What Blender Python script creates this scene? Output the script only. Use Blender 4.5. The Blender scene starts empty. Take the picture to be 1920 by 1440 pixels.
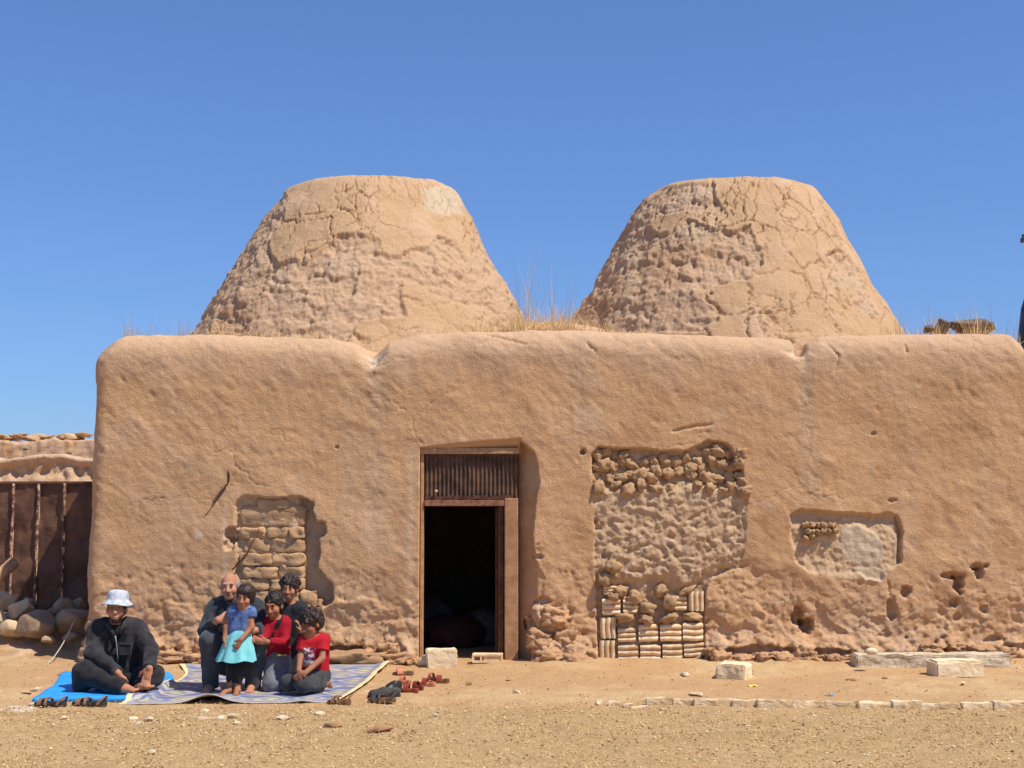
import bpy, bmesh, math, random
import numpy as np
from mathutils import Vector, Matrix

random.seed(7)
RNG = np.random.default_rng(11)
scene = bpy.context.scene
COL = scene.collection

# ------------------------------------------------------------------ camera
FPX, CAMH, TILT = 2500.0, 1.6, math.atan(226 / 2500.0)
cd = bpy.data.cameras.new('camera')
cam = bpy.data.objects.new('camera', cd)
COL.objects.link(cam)
cam.location = (0, 0, CAMH)
cam.rotation_euler = (math.pi / 2 + TILT, 0, 0)
cd.sensor_width = 36
cd.lens = 36 * FPX / 1920
cd.clip_start, cd.clip_end = 0.1, 3000
scene.camera = cam

# ------------------------------------------------------------------ sky, sun, exposure
SUN_TO = Vector((0.46, -0.285, 0.84)).normalized()
EL = math.asin(SUN_TO.z)
AZ = math.atan2(SUN_TO.x, SUN_TO.y)
world = bpy.data.worlds.new("World")
scene.world = world
world.use_nodes = True
wn = world.node_tree
wn.nodes.clear()
sky = wn.nodes.new('ShaderNodeTexSky')
sky.sky_type = 'NISHITA'
sky.sun_disc = False
sky.sun_elevation = EL
sky.sun_rotation = AZ
sky.altitude = 300
sky.air_density = 1.0
sky.dust_density = 0.6
sky.ozone_density = 3.0
bg = wn.nodes.new('ShaderNodeBackground')
bg.inputs['Strength'].default_value = 0.133
wo = wn.nodes.new('ShaderNodeOutputWorld')
hs = wn.nodes.new('ShaderNodeHueSaturation')
hs.inputs['Saturation'].default_value = 1.0
hs.inputs['Value'].default_value = 1.0
wn.links.new(sky.outputs[0], hs.inputs['Color'])
gm = wn.nodes.new('ShaderNodeGamma')
gm.inputs['Gamma'].default_value = 0.75
tn = wn.nodes.new('ShaderNodeMix')
tn.data_type = 'RGBA'
tn.blend_type = 'MULTIPLY'
tn.inputs[0].default_value = 1.0
tn.inputs[7].default_value = (0.57, 0.82, 1.27, 1)
wn.links.new(hs.outputs[0], gm.inputs['Color'])
wn.links.new(gm.outputs[0], tn.inputs[6])
wn.links.new(tn.outputs[2], bg.inputs[0])
wn.links.new(bg.outputs[0], wo.inputs[0])
sd = bpy.data.lights.new('sun', 'SUN')
sd.energy = 4.2
sd.angle = math.radians(0.5)
sd.color = (1.0, 0.935, 0.83)
so = bpy.data.objects.new('sun', sd)
COL.objects.link(so)
so.rotation_euler = (-SUN_TO).to_track_quat('-Z', 'Y').to_euler()
so.location = (6, 0, 12)
vs = scene.view_settings
vs.view_transform = 'Standard'
vs.look = 'None'
vs.exposure = 0.33
vs.gamma = 1
vs.use_curve_mapping = False

# ------------------------------------------------------------------ photo measuring helpers (metres)
CT, ST = math.cos(TILT), math.sin(TILT)
def P(px, py, Y):
    """point seen at photo pixel px,py at distance Y in front of the camera"""
    x = (px - 960) / FPX
    y = -(py - 720) / FPX
    k = Y / (CT - y * ST)
    return Vector((x * k, Y, CAMH + k * (ST + y * CT)))
def G(px, py, z=0.0):
    """ground point under photo pixel"""
    x = (px - 960) / FPX
    y = -(py - 720) / FPX
    k = (z - CAMH) / (ST + y * CT)
    return Vector((x * k, k * (CT - y * ST), z))
WY = 13.6
def W(px, py):
    p = P(px, py, WY)
    return (p.x, p.z)

# ------------------------------------------------------------------ noise
def _h(ix, iy, iz, seed):
    h = (ix * np.uint32(374761393) + iy * np.uint32(668265263) + iz * np.uint32(2246822519) + np.uint32(seed * 3266489917 & 0xffffffff))
    h = (h ^ (h >> np.uint32(13))) * np.uint32(1274126177)
    return h ^ (h >> np.uint32(16))
def noise(p, seed=0):
    p = np.asarray(p, dtype=np.float32)
    i = np.floor(p)
    f = p - i
    ii = i.astype(np.int64).astype(np.uint32)
    w = f * f * f * (f * (f * 6 - 15) + 10)
    out = np.zeros(len(p), np.float32)
    for dx in (0, 1):
        wx = w[:, 0] if dx else 1 - w[:, 0]
        for dy in (0, 1):
            wy = w[:, 1] if dy else 1 - w[:, 1]
            for dz in (0, 1):
                wz = w[:, 2] if dz else 1 - w[:, 2]
                h = _h(ii[:, 0] + np.uint32(dx), ii[:, 1] + np.uint32(dy), ii[:, 2] + np.uint32(dz), seed)
                g0 = (h & np.uint32(1023)).astype(np.float32) / 511.5 - 1
                g1 = ((h >> np.uint32(10)) & np.uint32(1023)).astype(np.float32) / 511.5 - 1
                g2 = ((h >> np.uint32(20)) & np.uint32(1023)).astype(np.float32) / 511.5 - 1
                out += wx * wy * wz * (g0 * (f[:, 0] - dx) + g1 * (f[:, 1] - dy) + g2 * (f[:, 2] - dz))
    return out * 1.3
def fbm(p, sc=1.0, octv=4, seed=0, gain=0.5):
    p = np.asarray(p, np.float32) * np.float32(sc)
    a, s = 1.0, np.zeros(len(p), np.float32)
    for o in range(octv):
        s += a * noise(p + 17.3 * o, seed + o)
        p = p * 2.03
        a *= gain
    return s
def ridged(p, sc, octv=3, seed=0):
    p = np.asarray(p, np.float32) * np.float32(sc)
    a, s = 1.0, np.zeros(len(p), np.float32)
    for o in range(octv):
        s += a * (1 - 2 * np.abs(noise(p + 9.1 * o, seed + o)))
        p = p * 2.1
        a *= 0.5
    return s
def vor2(x, y, seed=0):
    """F1, F2-F1 and the id of the nearest cell of a 2D voronoi"""
    ix, iy = np.floor(x), np.floor(y)
    f1 = np.full(len(x), 9.0, np.float32); f2 = f1.copy()
    cid = np.zeros(len(x), np.float32)
    for dx in (-1, 0, 1):
        for dy in (-1, 0, 1):
            a, b = ix + dx, iy + dy
            h = _h(a.astype(np.int64).astype(np.uint32), b.astype(np.int64).astype(np.uint32), np.uint32(5), seed)
            jx = (h & np.uint32(1023)).astype(np.float32) / 1023
            jy = ((h >> np.uint32(10)) & np.uint32(1023)).astype(np.float32) / 1023
            d = np.hypot(a + jx - x, b + jy - y)
            n1 = d < f1
            f2 = np.where(n1, f1, np.minimum(f2, d))
            cid = np.where(n1, ((h >> np.uint32(20)) & np.uint32(1023)).astype(np.float32) / 1023, cid)
            f1 = np.where(n1, d, f1)
    return f1, f2 - f1, cid
def sstep(a, b, x):
    t = np.clip((x - a) / (b - a), 0, 1)
    return t * t * (3 - 2 * t)
def poly_sd(x, z, poly):
    """signed distance to a polygon, negative inside"""
    n = len(poly)
    d = np.full(len(x), 1e9, np.float32)
    ins = np.zeros(len(x), bool)
    for i in range(n):
        ax, az = poly[i]; bx, bz = poly[(i + 1) % n]
        ex, ez = bx - ax, bz - az
        px, pz = x - ax, z - az
        t = np.clip((px * ex + pz * ez) / (ex * ex + ez * ez + 1e-12), 0, 1)
        d = np.minimum(d, (px - ex * t) ** 2 + (pz - ez * t) ** 2)
        c = ((az > z) != (bz > z)) & (x < (bx - ax) * (z - az) / (bz - az + 1e-12) + ax)
        ins ^= c
    d = np.sqrt(d)
    return np.where(ins, -d, d)
def rgb(r, g, b):
    f = lambda c: (c / 255 / 12.92) if c <= 10 else ((c / 255 + 0.055) / 1.055) ** 2.4
    return np.array((f(r), f(g), f(b)), np.float32)

# ------------------------------------------------------------------ objects
def put(name, me, mat=None, parent=None, loc=None):
    o = bpy.data.objects.new(name, me)
    COL.objects.link(o)
    if mat is not None and len(me.materials) == 0:
        me.materials.append(mat)
    if parent is not None:
        o.parent = parent
    if loc is not None:
        o.location = loc
    return o
def tag(o, label=None, cat=None, group=None, kind=None):
    if label: o['label'] = label
    if cat: o['category'] = cat
    if group: o['group'] = group
    if kind: o['kind'] = kind
    return o
def empty(name, loc, label, cat, group=None):
    o = bpy.data.objects.new(name, None)
    COL.objects.link(o)
    o.location = loc
    o.empty_display_size = 0.1
    return tag(o, label, cat, group)
def npmesh(name, verts, faces, smooth=True, col=None):
    verts = np.asarray(verts, np.float32)
    faces = np.asarray(faces, np.int32)
    k = faces.shape[1]
    me = bpy.data.meshes.new(name)
    me.vertices.add(len(verts))
    me.vertices.foreach_set('co', verts.ravel())
    me.loops.add(faces.size)
    me.loops.foreach_set('vertex_index', faces.ravel())
    me.polygons.add(len(faces))
    me.polygons.foreach_set('loop_start', np.arange(0, faces.size, k, dtype=np.int32))
    me.polygons.foreach_set('loop_total', np.full(len(faces), k, np.int32))
    me.polygons.foreach_set('use_smooth', np.full(len(faces), smooth, bool))
    me.update(calc_edges=True)
    me.validate()
    if col is not None:
        a = me.attributes.new('Col', 'FLOAT_COLOR', 'POINT')
        c = np.ones((len(verts), 4), np.float32)
        c[:, :3] = col
        a.data.foreach_set('color', c.ravel())
    return me
def grid_faces(nu, nv, keep=None, flip=False):
    idx = np.arange(nu * nv).reshape(nu, nv)
    q = np.stack([idx[:-1, :-1], idx[1:, :-1], idx[1:, 1:], idx[:-1, 1:]], -1)
    if flip: q = q[..., ::-1]
    if keep is not None: q = q[keep]
    return q.reshape(-1, 4)
def bm_mesh(name, bm, smooth=False):
    me = bpy.data.meshes.new(name)
    bmesh.ops.recalc_face_normals(bm, faces=bm.faces)
    bm.to_mesh(me); bm.free()
    if smooth:
        me.polygons.foreach_set('use_smooth', np.full(len(me.polygons), True, bool))
    return me
def bm_box(bm, c, s, bev=0.0, rot=None):
    r = bmesh.ops.create_cube(bm, size=1)
    vsx = r['verts']
    bmesh.ops.scale(bm, vec=Vector(s), verts=vsx)
    if bev:
        es = list({e for v in vsx for e in v.link_edges})
        b = bmesh.ops.bevel(bm, geom=es, offset=bev, segments=2, affect='EDGES', profile=0.6)
        vsx = list({v for f in b['faces'] for v in f.verts} | {v for v in vsx if v.is_valid})
    M = Matrix.Translation(Vector(c)) @ (rot.to_4x4() if rot else Matrix())
    bmesh.ops.transform(bm, matrix=M, verts=vsx)
    return vsx
def tube_mesh(name, pts, rads, seg=8, caps=True, smooth=True):
    pts = [Vector(p) for p in pts]
    n = len(pts)
    if not hasattr(rads, '__len__'): rads = [rads] * n
    V, Fq = [], []
    up = Vector((0.13, 0.2, 0.97))
    bm = bmesh.new()
    rings = []
    for i, p in enumerate(pts):
        t = (pts[min(i + 1, n - 1)] - pts[max(i - 1, 0)]).normalized()
        a = t.cross(up)
        if a.length < 1e-3: a = t.cross(Vector((1, 0, 0)))
        a.normalize(); b = t.cross(a)
        rings.append([bm.verts.new(p + (a * math.cos(2 * math.pi * k / seg) + b * math.sin(2 * math.pi * k / seg)) * rads[i]) for k in range(seg)])
    for i in range(n - 1):
        for k in range(seg):
            bm.faces.new((rings[i][k], rings[i][(k + 1) % seg], rings[i + 1][(k + 1) % seg], rings[i + 1][k]))
    if caps:
        bm.faces.new(rings[0][::-1]); bm.faces.new(rings[-1])
    return bm_mesh(name, bm, smooth)
def rock_mesh(name, size, seed, rough=0.22, sub=3, flat=0.0, boxy=0.0, col=None):
    bm = bmesh.new()
    bmesh.ops.create_icosphere(bm, subdivisions=sub, radius=1)
    v = np.array([x.co[:] for x in bm.verts], np.float32)
    if boxy:
        m = np.abs(v).max(1, keepdims=True)
        v = v * (1 - boxy) + v / m * boxy * 0.85
    d = fbm(v, 0.9, 3, seed) * rough + fbm(v, 3.0, 2, seed + 5) * rough * 0.25
    v = v * (1 + d[:, None])
    v = v * np.asarray(size, np.float32) * 0.5
    for x, c in zip(bm.verts, v): x.co = c
    return bm_mesh(name, bm, True)

def hull_mesh(name, size, seed, n=16, bev=0.10, rough=0.03):
    rnd = random.Random(seed)
    bm = bmesh.new()
    for _ in range(n):
        a, b = rnd.uniform(0, 6.283), math.acos(rnd.uniform(-1, 1))
        r_ = rnd.uniform(.82, 1.08)
        bm.verts.new((r_ * math.sin(b) * math.cos(a), r_ * math.sin(b) * math.sin(a), r_ * math.cos(b)))
    ret = bmesh.ops.convex_hull(bm, input=bm.verts[:])
    junk = [g for g in ret['geom_interior'] if isinstance(g, bmesh.types.BMVert)]
    if junk: bmesh.ops.delete(bm, geom=junk, context='VERTS')
    bmesh.ops.bevel(bm, geom=bm.edges[:], offset=bev, segments=2, affect='EDGES', profile=.5, clamp_overlap=True)
    bmesh.ops.triangulate(bm, faces=bm.faces[:])
    bmesh.ops.subdivide_edges(bm, edges=[e for e in bm.edges if e.calc_length() > .3], cuts=2)
    bmesh.ops.triangulate(bm, faces=bm.faces[:])
    v = np.array([q.co[:] for q in bm.verts], np.float32)
    k = 1 + rough * fbm(v, 2.2, 3, seed) + rough * .5 * fbm(v, 7, 2, seed + 2)
    v = v * k[:, None] * np.asarray(size, np.float32) * .5
    for q, c in zip(bm.verts, v): q.co = c
    return bm_mesh(name, bm, True)

# ------------------------------------------------------------------ materials
def nt(name):
    m = bpy.data.materials.new(name)
    m.use_nodes = True
    t = m.node_tree
    b = t.nodes['Principled BSDF']
    return m, t, b
def _bump(t, b, scales, dist, strength=0.6, coord='Object', vec=None):
    prev = None
    tc = t.nodes.new('ShaderNodeTexCoord')
    for sc, ds in zip(scales, dist):
        n = t.nodes.new('ShaderNodeTexNoise')
        n.inputs['Scale'].default_value = sc
        n.inputs['Detail'].default_value = 5
        n.inputs['Roughness'].default_value = 0.6
        t.links.new(tc.outputs[coord], n.inputs['Vector'])
        bp = t.nodes.new('ShaderNodeBump')
        bp.inputs['Strength'].default_value = strength
        bp.inputs['Distance'].default_value = ds
        t.links.new(n.outputs['Fac'], bp.inputs['Height'])
        if prev: t.links.new(prev.outputs[0], bp.inputs['Normal'])
        prev = bp
    t.links.new(prev.outputs[0], b.inputs['Normal'])
def vcol_mat(name, var=0.3, scales=(30, 110), dist=(0.01, 0.004), rough=0.95, spscale=70):
    m, t, b = nt(name)
    at = t.nodes.new('ShaderNodeAttribute'); at.attribute_name = 'Col'
    tc = t.nodes.new('ShaderNodeTexCoord')
    n = t.nodes.new('ShaderNodeTexNoise'); n.inputs['Scale'].default_value = spscale; n.inputs['Detail'].default_value = 6; n.inputs['Roughness'].default_value = 0.7
    t.links.new(tc.outputs['Object'], n.inputs['Vector'])
    mr = t.nodes.new('ShaderNodeMapRange')
    mr.inputs['From Min'].default_value = 0.3; mr.inputs['From Max'].default_value = 0.7
    mr.inputs['To Min'].default_value = 1 - var; mr.inputs['To Max'].default_value = 1 + var
    t.links.new(n.outputs['Fac'], mr.inputs['Value'])
    mx = t.nodes.new('ShaderNodeVectorMath'); mx.operation = 'SCALE'
    t.links.new(at.outputs['Color'], mx.inputs[0]); t.links.new(mr.outputs[0], mx.inputs['Scale'])
    t.links.new(mx.outputs[0], b.inputs['Base Color'])
    b.inputs['Roughness'].default_value = rough
    b.inputs['Specular IOR Level'].default_value = 0.15
    _bump(t, b, scales, dist)
    return m
def mat(name, c1, c2=None, scale=8, rough=0.85, bump=None, spec=0.25, metal=0.0, rand=0.0, detail=5, lo=0.35, hi=0.65, sheen=0.0):
    m, t, b = nt(name)
    c2 = c1 if c2 is None else c2
    tc = t.nodes.new('ShaderNodeTexCoord')
    n = t.nodes.new('ShaderNodeTexNoise'); n.inputs['Scale'].default_value = scale; n.inputs['Detail'].default_value = detail; n.inputs['Roughness'].default_value = 0.65
    t.links.new(tc.outputs['Object'], n.inputs['Vector'])
    r = t.nodes.new('ShaderNodeValToRGB')
    r.color_ramp.elements[0].position = lo; r.color_ramp.elements[1].position = hi
    r.color_ramp.elements[0].color = (*[float(x) for x in c1], 1); r.color_ramp.elements[1].color = (*[float(x) for x in c2], 1)
    t.links.new(n.outputs['Fac'], r.inputs[0])
    last = r.outputs[0]
    if rand:
        oi = t.nodes.new('ShaderNodeObjectInfo')
        mr = t.nodes.new('ShaderNodeMapRange'); mr.inputs['To Min'].default_value = 1 - rand; mr.inputs['To Max'].default_value = 1 + rand
        t.links.new(oi.outputs['Random'], mr.inputs['Value'])
        mx = t.nodes.new('ShaderNodeVectorMath'); mx.operation = 'SCALE'
        t.links.new(last, mx.inputs[0]); t.links.new(mr.outputs[0], mx.inputs['Scale'])
        last = mx.outputs[0]
    t.links.new(last, b.inputs['Base Color'])
    b.inputs['Roughness'].default_value = rough
    b.inputs['Specular IOR Level'].default_value = spec
    b.inputs['Metallic'].default_value = metal
    if sheen: b.inputs['Sheen Weight'].default_value = sheen
    if bump: _bump(t, b, bump[0], bump[1])
    return m
# ================================================================== colours (albedo)
C_MUD = np.array((0.56, 0.330, 0.169), np.float32)
C_MUDL = np.array((0.60, 0.40, 0.255), np.float32)     # pale weathered skin
C_MUDR = np.array((0.45, 0.245, 0.122), np.float32)     # redder earth
C_ROUGH = np.array((0.53, 0.345, 0.21), np.float32)   # exposed core
C_GREY = np.array((0.51, 0.365, 0.24), np.float32)
C_CHALK = np.array((0.66, 0.57, 0.44), np.float32)
def cmix(a, b, m):
    return a * (1 - m[:, None]) + b * m[:, None]

# ================================================================== ground
def gz(x, y):
    x = np.atleast_1d(np.asarray(x, np.float32)); y = np.atleast_1d(np.asarray(y, np.float32))
    p = np.stack([x, y, np.zeros_like(x)], 1)
    near = np.exp(-((y - 10) / 9) ** 2)
    h = 0.010 * fbm(p, 1.3, 3, 61) + 0.035 * fbm(p, 0.25, 2, 62)
    flat = np.exp(-(((x + 2.9) / 2.0) ** 4 + ((y - 11.9) / 1.5) ** 4))
    h = h * (1 - 0.8 * flat)
    h += 0.05 * sstep(13.0, 13.55, y) * sstep(19.5, 18.5, y) * sstep(-4.6, -4.2, x) * (0.3 + 0.7 * sstep(-0.4, 1.0, x))
    h += 0.20 * np.exp(-(((x + 5.3) / 0.75) ** 2 + ((y - 14.9) / 0.7) ** 2))
    h += 0.4 * fbm(p, 0.03, 2, 63) * sstep(22, 70, np.hypot(x, y - 8))
    return h
def gz1(x, y): return float(gz([x], [y])[0])

def nonuni(parts):
    out = []
    for a, b, st in parts:
        n = max(2, int(round(abs(b - a) / st)) + 1)
        out.append(np.linspace(a, b, n)[:-1])
    out.append(np.array([parts[-1][1]]))
    return np.concatenate(out).astype(np.float32)
gx = nonuni([(-900, -60, 60), (-60, -12, 4), (-12, -6.2, 0.25), (-6.2, 6.2, 0.03), (6.2, 12, 0.25), (12, 60, 4), (60, 900, 60)])
gy = nonuni([(-60, 0, 4), (0, 7.2, 0.3), (7.2, 14.4, 0.03), (14.4, 22, 0.2), (22, 70, 3), (70, 1500, 60)])
GX, GY = np.meshgrid(gx, gy, indexing='ij')
fx, fy = GX.ravel(), GY.ravel()
gp = np.stack([fx, fy, np.zeros_like(fx)], 1)
fz = gz(fx, fy)
dense = ((np.abs(fx) < 6.3) & (fy > 7) & (fy < 14.5)).astype(np.float32)
n1 = fbm(gp, 3.0, 4, 70); n2 = fbm(gp, 0.6, 3, 74); n3 = fbm(gp, 12, 2, 78)
fz = fz + dense * (0.011 * n1 + 0.004 * n3 + 0.012 * sstep(-.2, .4, n2) * fbm(gp, 5, 2, 79) - 0.014 * np.where(vor2(fx * 2.6 + n1 * .3, fy * 2.2 + n1 * .3, 81)[2] > .55, np.exp(-(vor2(fx * 2.6 + n1 * .3, fy * 2.2 + n1 * .3, 81)[0] / .30) ** 2), 0))
straw = sstep(11.1, 10.4, fy + 0.35 * n2 + 0.12 * n1 - 0.25 * sstep(0.5, 1.5, fx))
c_dust = np.array((0.455, 0.276, 0.135), np.float32)
c_pale = np.array((0.50, 0.335, 0.172), np.float32)
c_straw = np.array((0.43, 0.285, 0.138), np.float32)
c_strawd = np.array((0.37, 0.24, 0.11), np.float32)
gc = cmix(np.broadcast_to(c_dust, (len(fx), 3)), c_pale, sstep(-0.15, 0.5, n2 + 0.5 * n1))
gc = cmix(gc, cmix(np.broadcast_to(c_straw, (len(fx), 3)), c_strawd, sstep(-0.1, 0.5, 0.7 * n1 + 0.9 * n3 + 0.5 * n2)), straw * 0.9)
chalk = sstep(0.42, 0.62, fbm(gp, 2.2, 3, 90) + 0.25 * n3) * sstep(9.6, 10.2, fy) * sstep(13, 11.5, fy) * sstep(0.0, -1.2, fx)
gc = cmix(gc, C_CHALK, chalk * 0.8)
M_GROUND = vcol_mat('dusty_ground', 0.22, (25, 120), (0.012, 0.004), spscale=45)
me = npmesh('ground', np.stack([fx, fy, fz], 1), grid_faces(len(gx), len(gy)), True, gc)
tag(put('ground', me, M_GROUND), 'sandy dust ground with straw coloured dry gravel in front', None, None, 'structure')

# ================================================================== house shell
house = empty('mud_house', (0.475, WY, 0), 'mud plastered house with two truncated mud domes and an open doorway', 'house')
HX, HY = house.location.x, house.location.y
OFF = np.array((HX, HY, 0), np.float32)
M_MUD = vcol_mat('mud_plaster', 0.17, (22, 60, 150), (0.013, 0.013, 0.007))
M_DOME = vcol_mat('dome_mud', 0.18, (26, 70, 170), (0.02, 0.016, 0.006))
X0, X1, Y1 = -4.36, 5.52, 18.9
RC = 0.2
RA, RB = 0.30, 0.29   # inset and height of the rounded parapet
tp = [(160, 646), (205, 640), (240, 628), (400, 627), (560, 629), (630, 634), (672, 643), (690, 660), (704, 666), (716, 655), (732, 640), (780, 630), (860, 623),
      (1100, 622), (1300, 626), (1440, 629), (1478, 634), (1490, 650), (1500, 654), (1508, 640), (1530, 628), (1600, 625), (1885, 626), (1905, 640), (1925, 662), (1960, 690)]
tpx = np.array([P(a, b, WY + 0.3).x for a, b in tp]); tpz = np.array([P(a, b, WY + 0.3).z + 0.045 for a, b in tp])
DOOR = dict(l=W(786, 900)[0], r=W(972, 900)[0], t=W(880, 839)[1], b=-0.2)

us = []
for y in np.linspace(Y1, WY + RC + RA, 40): us.append((0, y))
for a in np.linspace(0, 1, 14)[1:-1]: us.append((1, a))
front = nonuni([(X0 + RC, DOOR['l'], 0.0125), (DOOR['l'], DOOR['r'], 0.0125), (DOOR['r'], X1 - RC, 0.0125)])
for x in front: us.append((2, (x - X0 - RC) / (X1 - X0 - 2 * RC)))
for a in np.linspace(0, 1, 14)[1:-1]: us.append((3, a))
for y in np.linspace(WY + RC + RA, Y1, 40): us.append((4, y))
ut = np.array([u[0] for u in us]); uv = np.array([u[1] for u in us], np.float32)
vz = nonuni([(-0.15, DOOR['t'], 0.0125), (DOOR['t'], 3.0, 0.0125)])          # nominal heights of the upright face
vph = np.linspace(0, math.pi / 2, 34)[1:]
vroof = np.array([0.2, 0.7, 1.4])
NV = len(vz) + len(vph) + len(vroof)
ZN = 3.0 + RB
NU = len(us)
ins = np.concatenate([np.zeros(len(vz)), RA * (1 - np.cos(vph)), RA + vroof]).astype(np.float32)
hz = np.concatenate([vz, 3.0 + RB * np.sin(vph), np.full(len(vroof), ZN)]).astype(np.float32)
ph = np.concatenate([np.zeros(len(vz)), vph, np.full(len(vroof), math.pi / 2)]).astype(np.float32)
T = np.repeat(ut, NV); A = np.repeat(uv, NV); INS = np.tile(ins, NU); HZ = np.tile(hz, NU); PH = np.tile(ph, NU)
x = np.zeros(len(T), np.float32); y = x.copy(); nx = x.copy(); ny = x.copy()
m = T == 0; x[m] = X0 + INS[m]; y[m] = A[m]; nx[m] = -1
m = T == 4; x[m] = X1 - INS[m]; y[m] = A[m]; nx[m] = 1
m = T == 2; xa = X0 + RC + INS * 0.98; xb = X1 - RC - INS * 0.98
xs = X0 + RC + A * (X1 - X0 - 2 * RC)
x[m] = np.clip(xs, xa, xb)[m]
x[m] = (xa + A * (xb - xa))[m]; y[m] = (WY + INS)[m]; ny[m] = -1
m = T == 1; ang = A * math.pi / 2
nx[m] = -np.cos(ang[m]); ny[m] = -np.sin(ang[m]); x[m] = (X0 + INS + RC + RC * nx)[m]; y[m] = (WY + INS + RC + RC * ny)[m]
m = T == 3
nx[m] = np.sin(ang[m]); ny[m] = -np.cos(ang[m]); x[m] = (X1 - INS - RC + RC * nx)[m]; y[m] = (WY + INS + RC + RC * ny)[m]
isf = (T == 2)
ztop = np.interp(x, tpx, tpz).astype(np.float32)
z = HZ + (ztop - ZN) * sstep(2.45, ZN, HZ) * (1 - sstep(RA * 0.7, RA + 0.35, INS))
N3 = np.stack([nx * np.cos(PH), ny * np.cos(PH), np.sin(PH)], 1)
p = np.stack([x, y, z], 1)
# trowelled relief running down to the right
ca, sa = math.cos(0.72), math.sin(0.72)
ps = np.stack([(x * ca - z * sa) * 0.9, y * 2, (x * sa + z * ca) * 3.4], 1)
nA = fbm(p, 0.75, 3, 1); nB = fbm(p, 2.3, 3, 5); nT = fbm(ps, 1.6, 4, 9); nC = fbm(p, 12, 2, 14); nT2 = fbm(ps, 4.0, 2, 19); nH = fbm(p, 8, 2, 28)
low = sstep(1.15, 0.3, z + 0.28 * nA + 0.12 * nB)
rdg = ridged(p, 4.2, 3, 23); nD = fbm(p, 9, 4, 27)
d = 0.036 * nA + 0.010 * nB + (0.007 * nT + 0.005 * nT2) * sstep(-0.5, 0.4, nA + nB) + 0.004 * nC + 0.004 * nH
wpx, wpz = x + 0.10 * nB + 0.05 * nD, z + 0.10 * fbm(p, 2.6, 3, 34) + 0.05 * fbm(p, 9, 2, 35)
_, pe1, pc1 = vor2(wpx * 3.2, wpz * 4.6, 45)
_, pe2, pc2 = vor2(wpx * 8.0, wpz * 10.5, 46)
plate = 0.045 * (pc1 - .5) * sstep(0, .12, pe1) + 0.030 * (pc2 - .5) * sstep(0, .16, pe2)
d += low * (0.8 * plate + 0.013 * nD - 0.03 + 0.016 * fbm(p, 3.2, 3, 31) + 0.010 * fbm(p, 17, 1, 32))
hc = np.exp(-(vor2(wpx * 1.1 + 3, wpz * 1.3, 47)[1] / 0.010) ** 2) * sstep(0.0, 0.35, fbm(p, 0.9, 2, 48)) * (1 - low)
d -= 0.010 * hc
d += -0.055 * sstep(0, 3.0, z)                      # slight batter
foot = sstep(0.34, 0.10, z + 0.1 * nB)
d += foot * (0.06 + 0.05 * nD)
fr = isf & (PH < 1.2)
# scattered pits
pf1, pfe, pid = vor2(x * 2.6 + 0.3 * nB, z * 2.6, 41)
pit = np.where(pid > 0.55, np.exp(-(pf1 / (0.05 + 0.06 * pid)) ** 2), 0)
pf2, _, pid2 = vor2(x * 7 + nD, z * 7 + nB, 43)
pit = pit + 0.6 * np.where(pid2 > 0.72, np.exp(-(pf2 / 0.10) ** 2), 0)
d -= 0.028 * pit * (0.35 + low)
col = np.broadcast_to(C_MUD, (len(x), 3)).copy()
col = cmix(col, C_MUDR, sstep(0.0, 0.7, nB + 0.6 * nT2) * 0.6)
col = cmix(col, C_MUDL, sstep(0.0, 0.8, nT + 0.5 * nA + 0.4 * nC) * 0.38)
stk = fbm(np.stack([x * 5.0, z * 0 + y * 0, z * 0.35], 1), 1.0, 4, 92)
col = cmix(col, np.array((0.50, 0.345, 0.215), np.float32), sstep(0.1, 0.7, stk) * sstep(0.6, 1.6, z) * 0.35)
col = cmix(col, C_MUDL, sstep(0.35, 0.75, fbm(p, 1.3, 4, 93)) * 0.45)
col = cmix(col, C_MUDL, sstep(2.75, 3.3, z + 0.15 * nB) * 0.6)
col = cmix(col, C_GREY * 0.95, low * sstep(0.45, 0.75, pc2) * 0.30)
col = cmix(col, C_MUDL, low * sstep(0.35, 0.1, pc1) * 0.30)
# grey water streaks under the spouts
for (pxl, w, top, bot, st) in [(703, 0.085, 680, 1000, 0.6), (1508, 0.075, 672, 985, 0.6), (1085, 0.16, 640, 870, 0.35), (1190, 0.1, 640, 800, 0.2)]:
    X, zt = W(pxl, top); zb = W(pxl, bot)[1]
    xx = x - X - 0.10 * (zt - z) * (0.35 if pxl != 703 else 0.12) - 0.05 * nB
    ww = w * (1 + 0.5 * (zt - z) / 1.5)
    s = np.exp(-(xx / ww) ** 2) * sstep(zb - 0.2, zb + 0.5, z) * sstep(zt + 0.12, zt - 0.05, z) * (0.75 + 0.5 * nD)
    s = np.clip(s * st, 0, 1) * fr
    col = cmix(col, np.array((0.46, 0.325, 0.21), np.float32), np.clip(s * 1.1, 0, 0.85))
    d -= 0.022 * s * (0.6 + 0.8 * np.clip(nD, -0.5, 1))
# broken pale mouth of the spout notch
for pxl, pyl, rx_, rz_ in [(703, 662, 0.10, 0.09), (1497, 652, 0.08, 0.06)]:
    X, Z = W(pxl, pyl)
    s = np.exp(-((x - X) / rx_) ** 2 - ((z - Z) / rz_) ** 2) * fr
    col = cmix(col, C_CHALK, s * 0.75); d -= s * (0.05 + 0.06 * nD)
X, Z = W(1503, 643); s = np.exp(-((x - X) / 0.04) ** 2 - ((z - Z) / 0.06) ** 2); d -= 0.12 * s * fr

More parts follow.
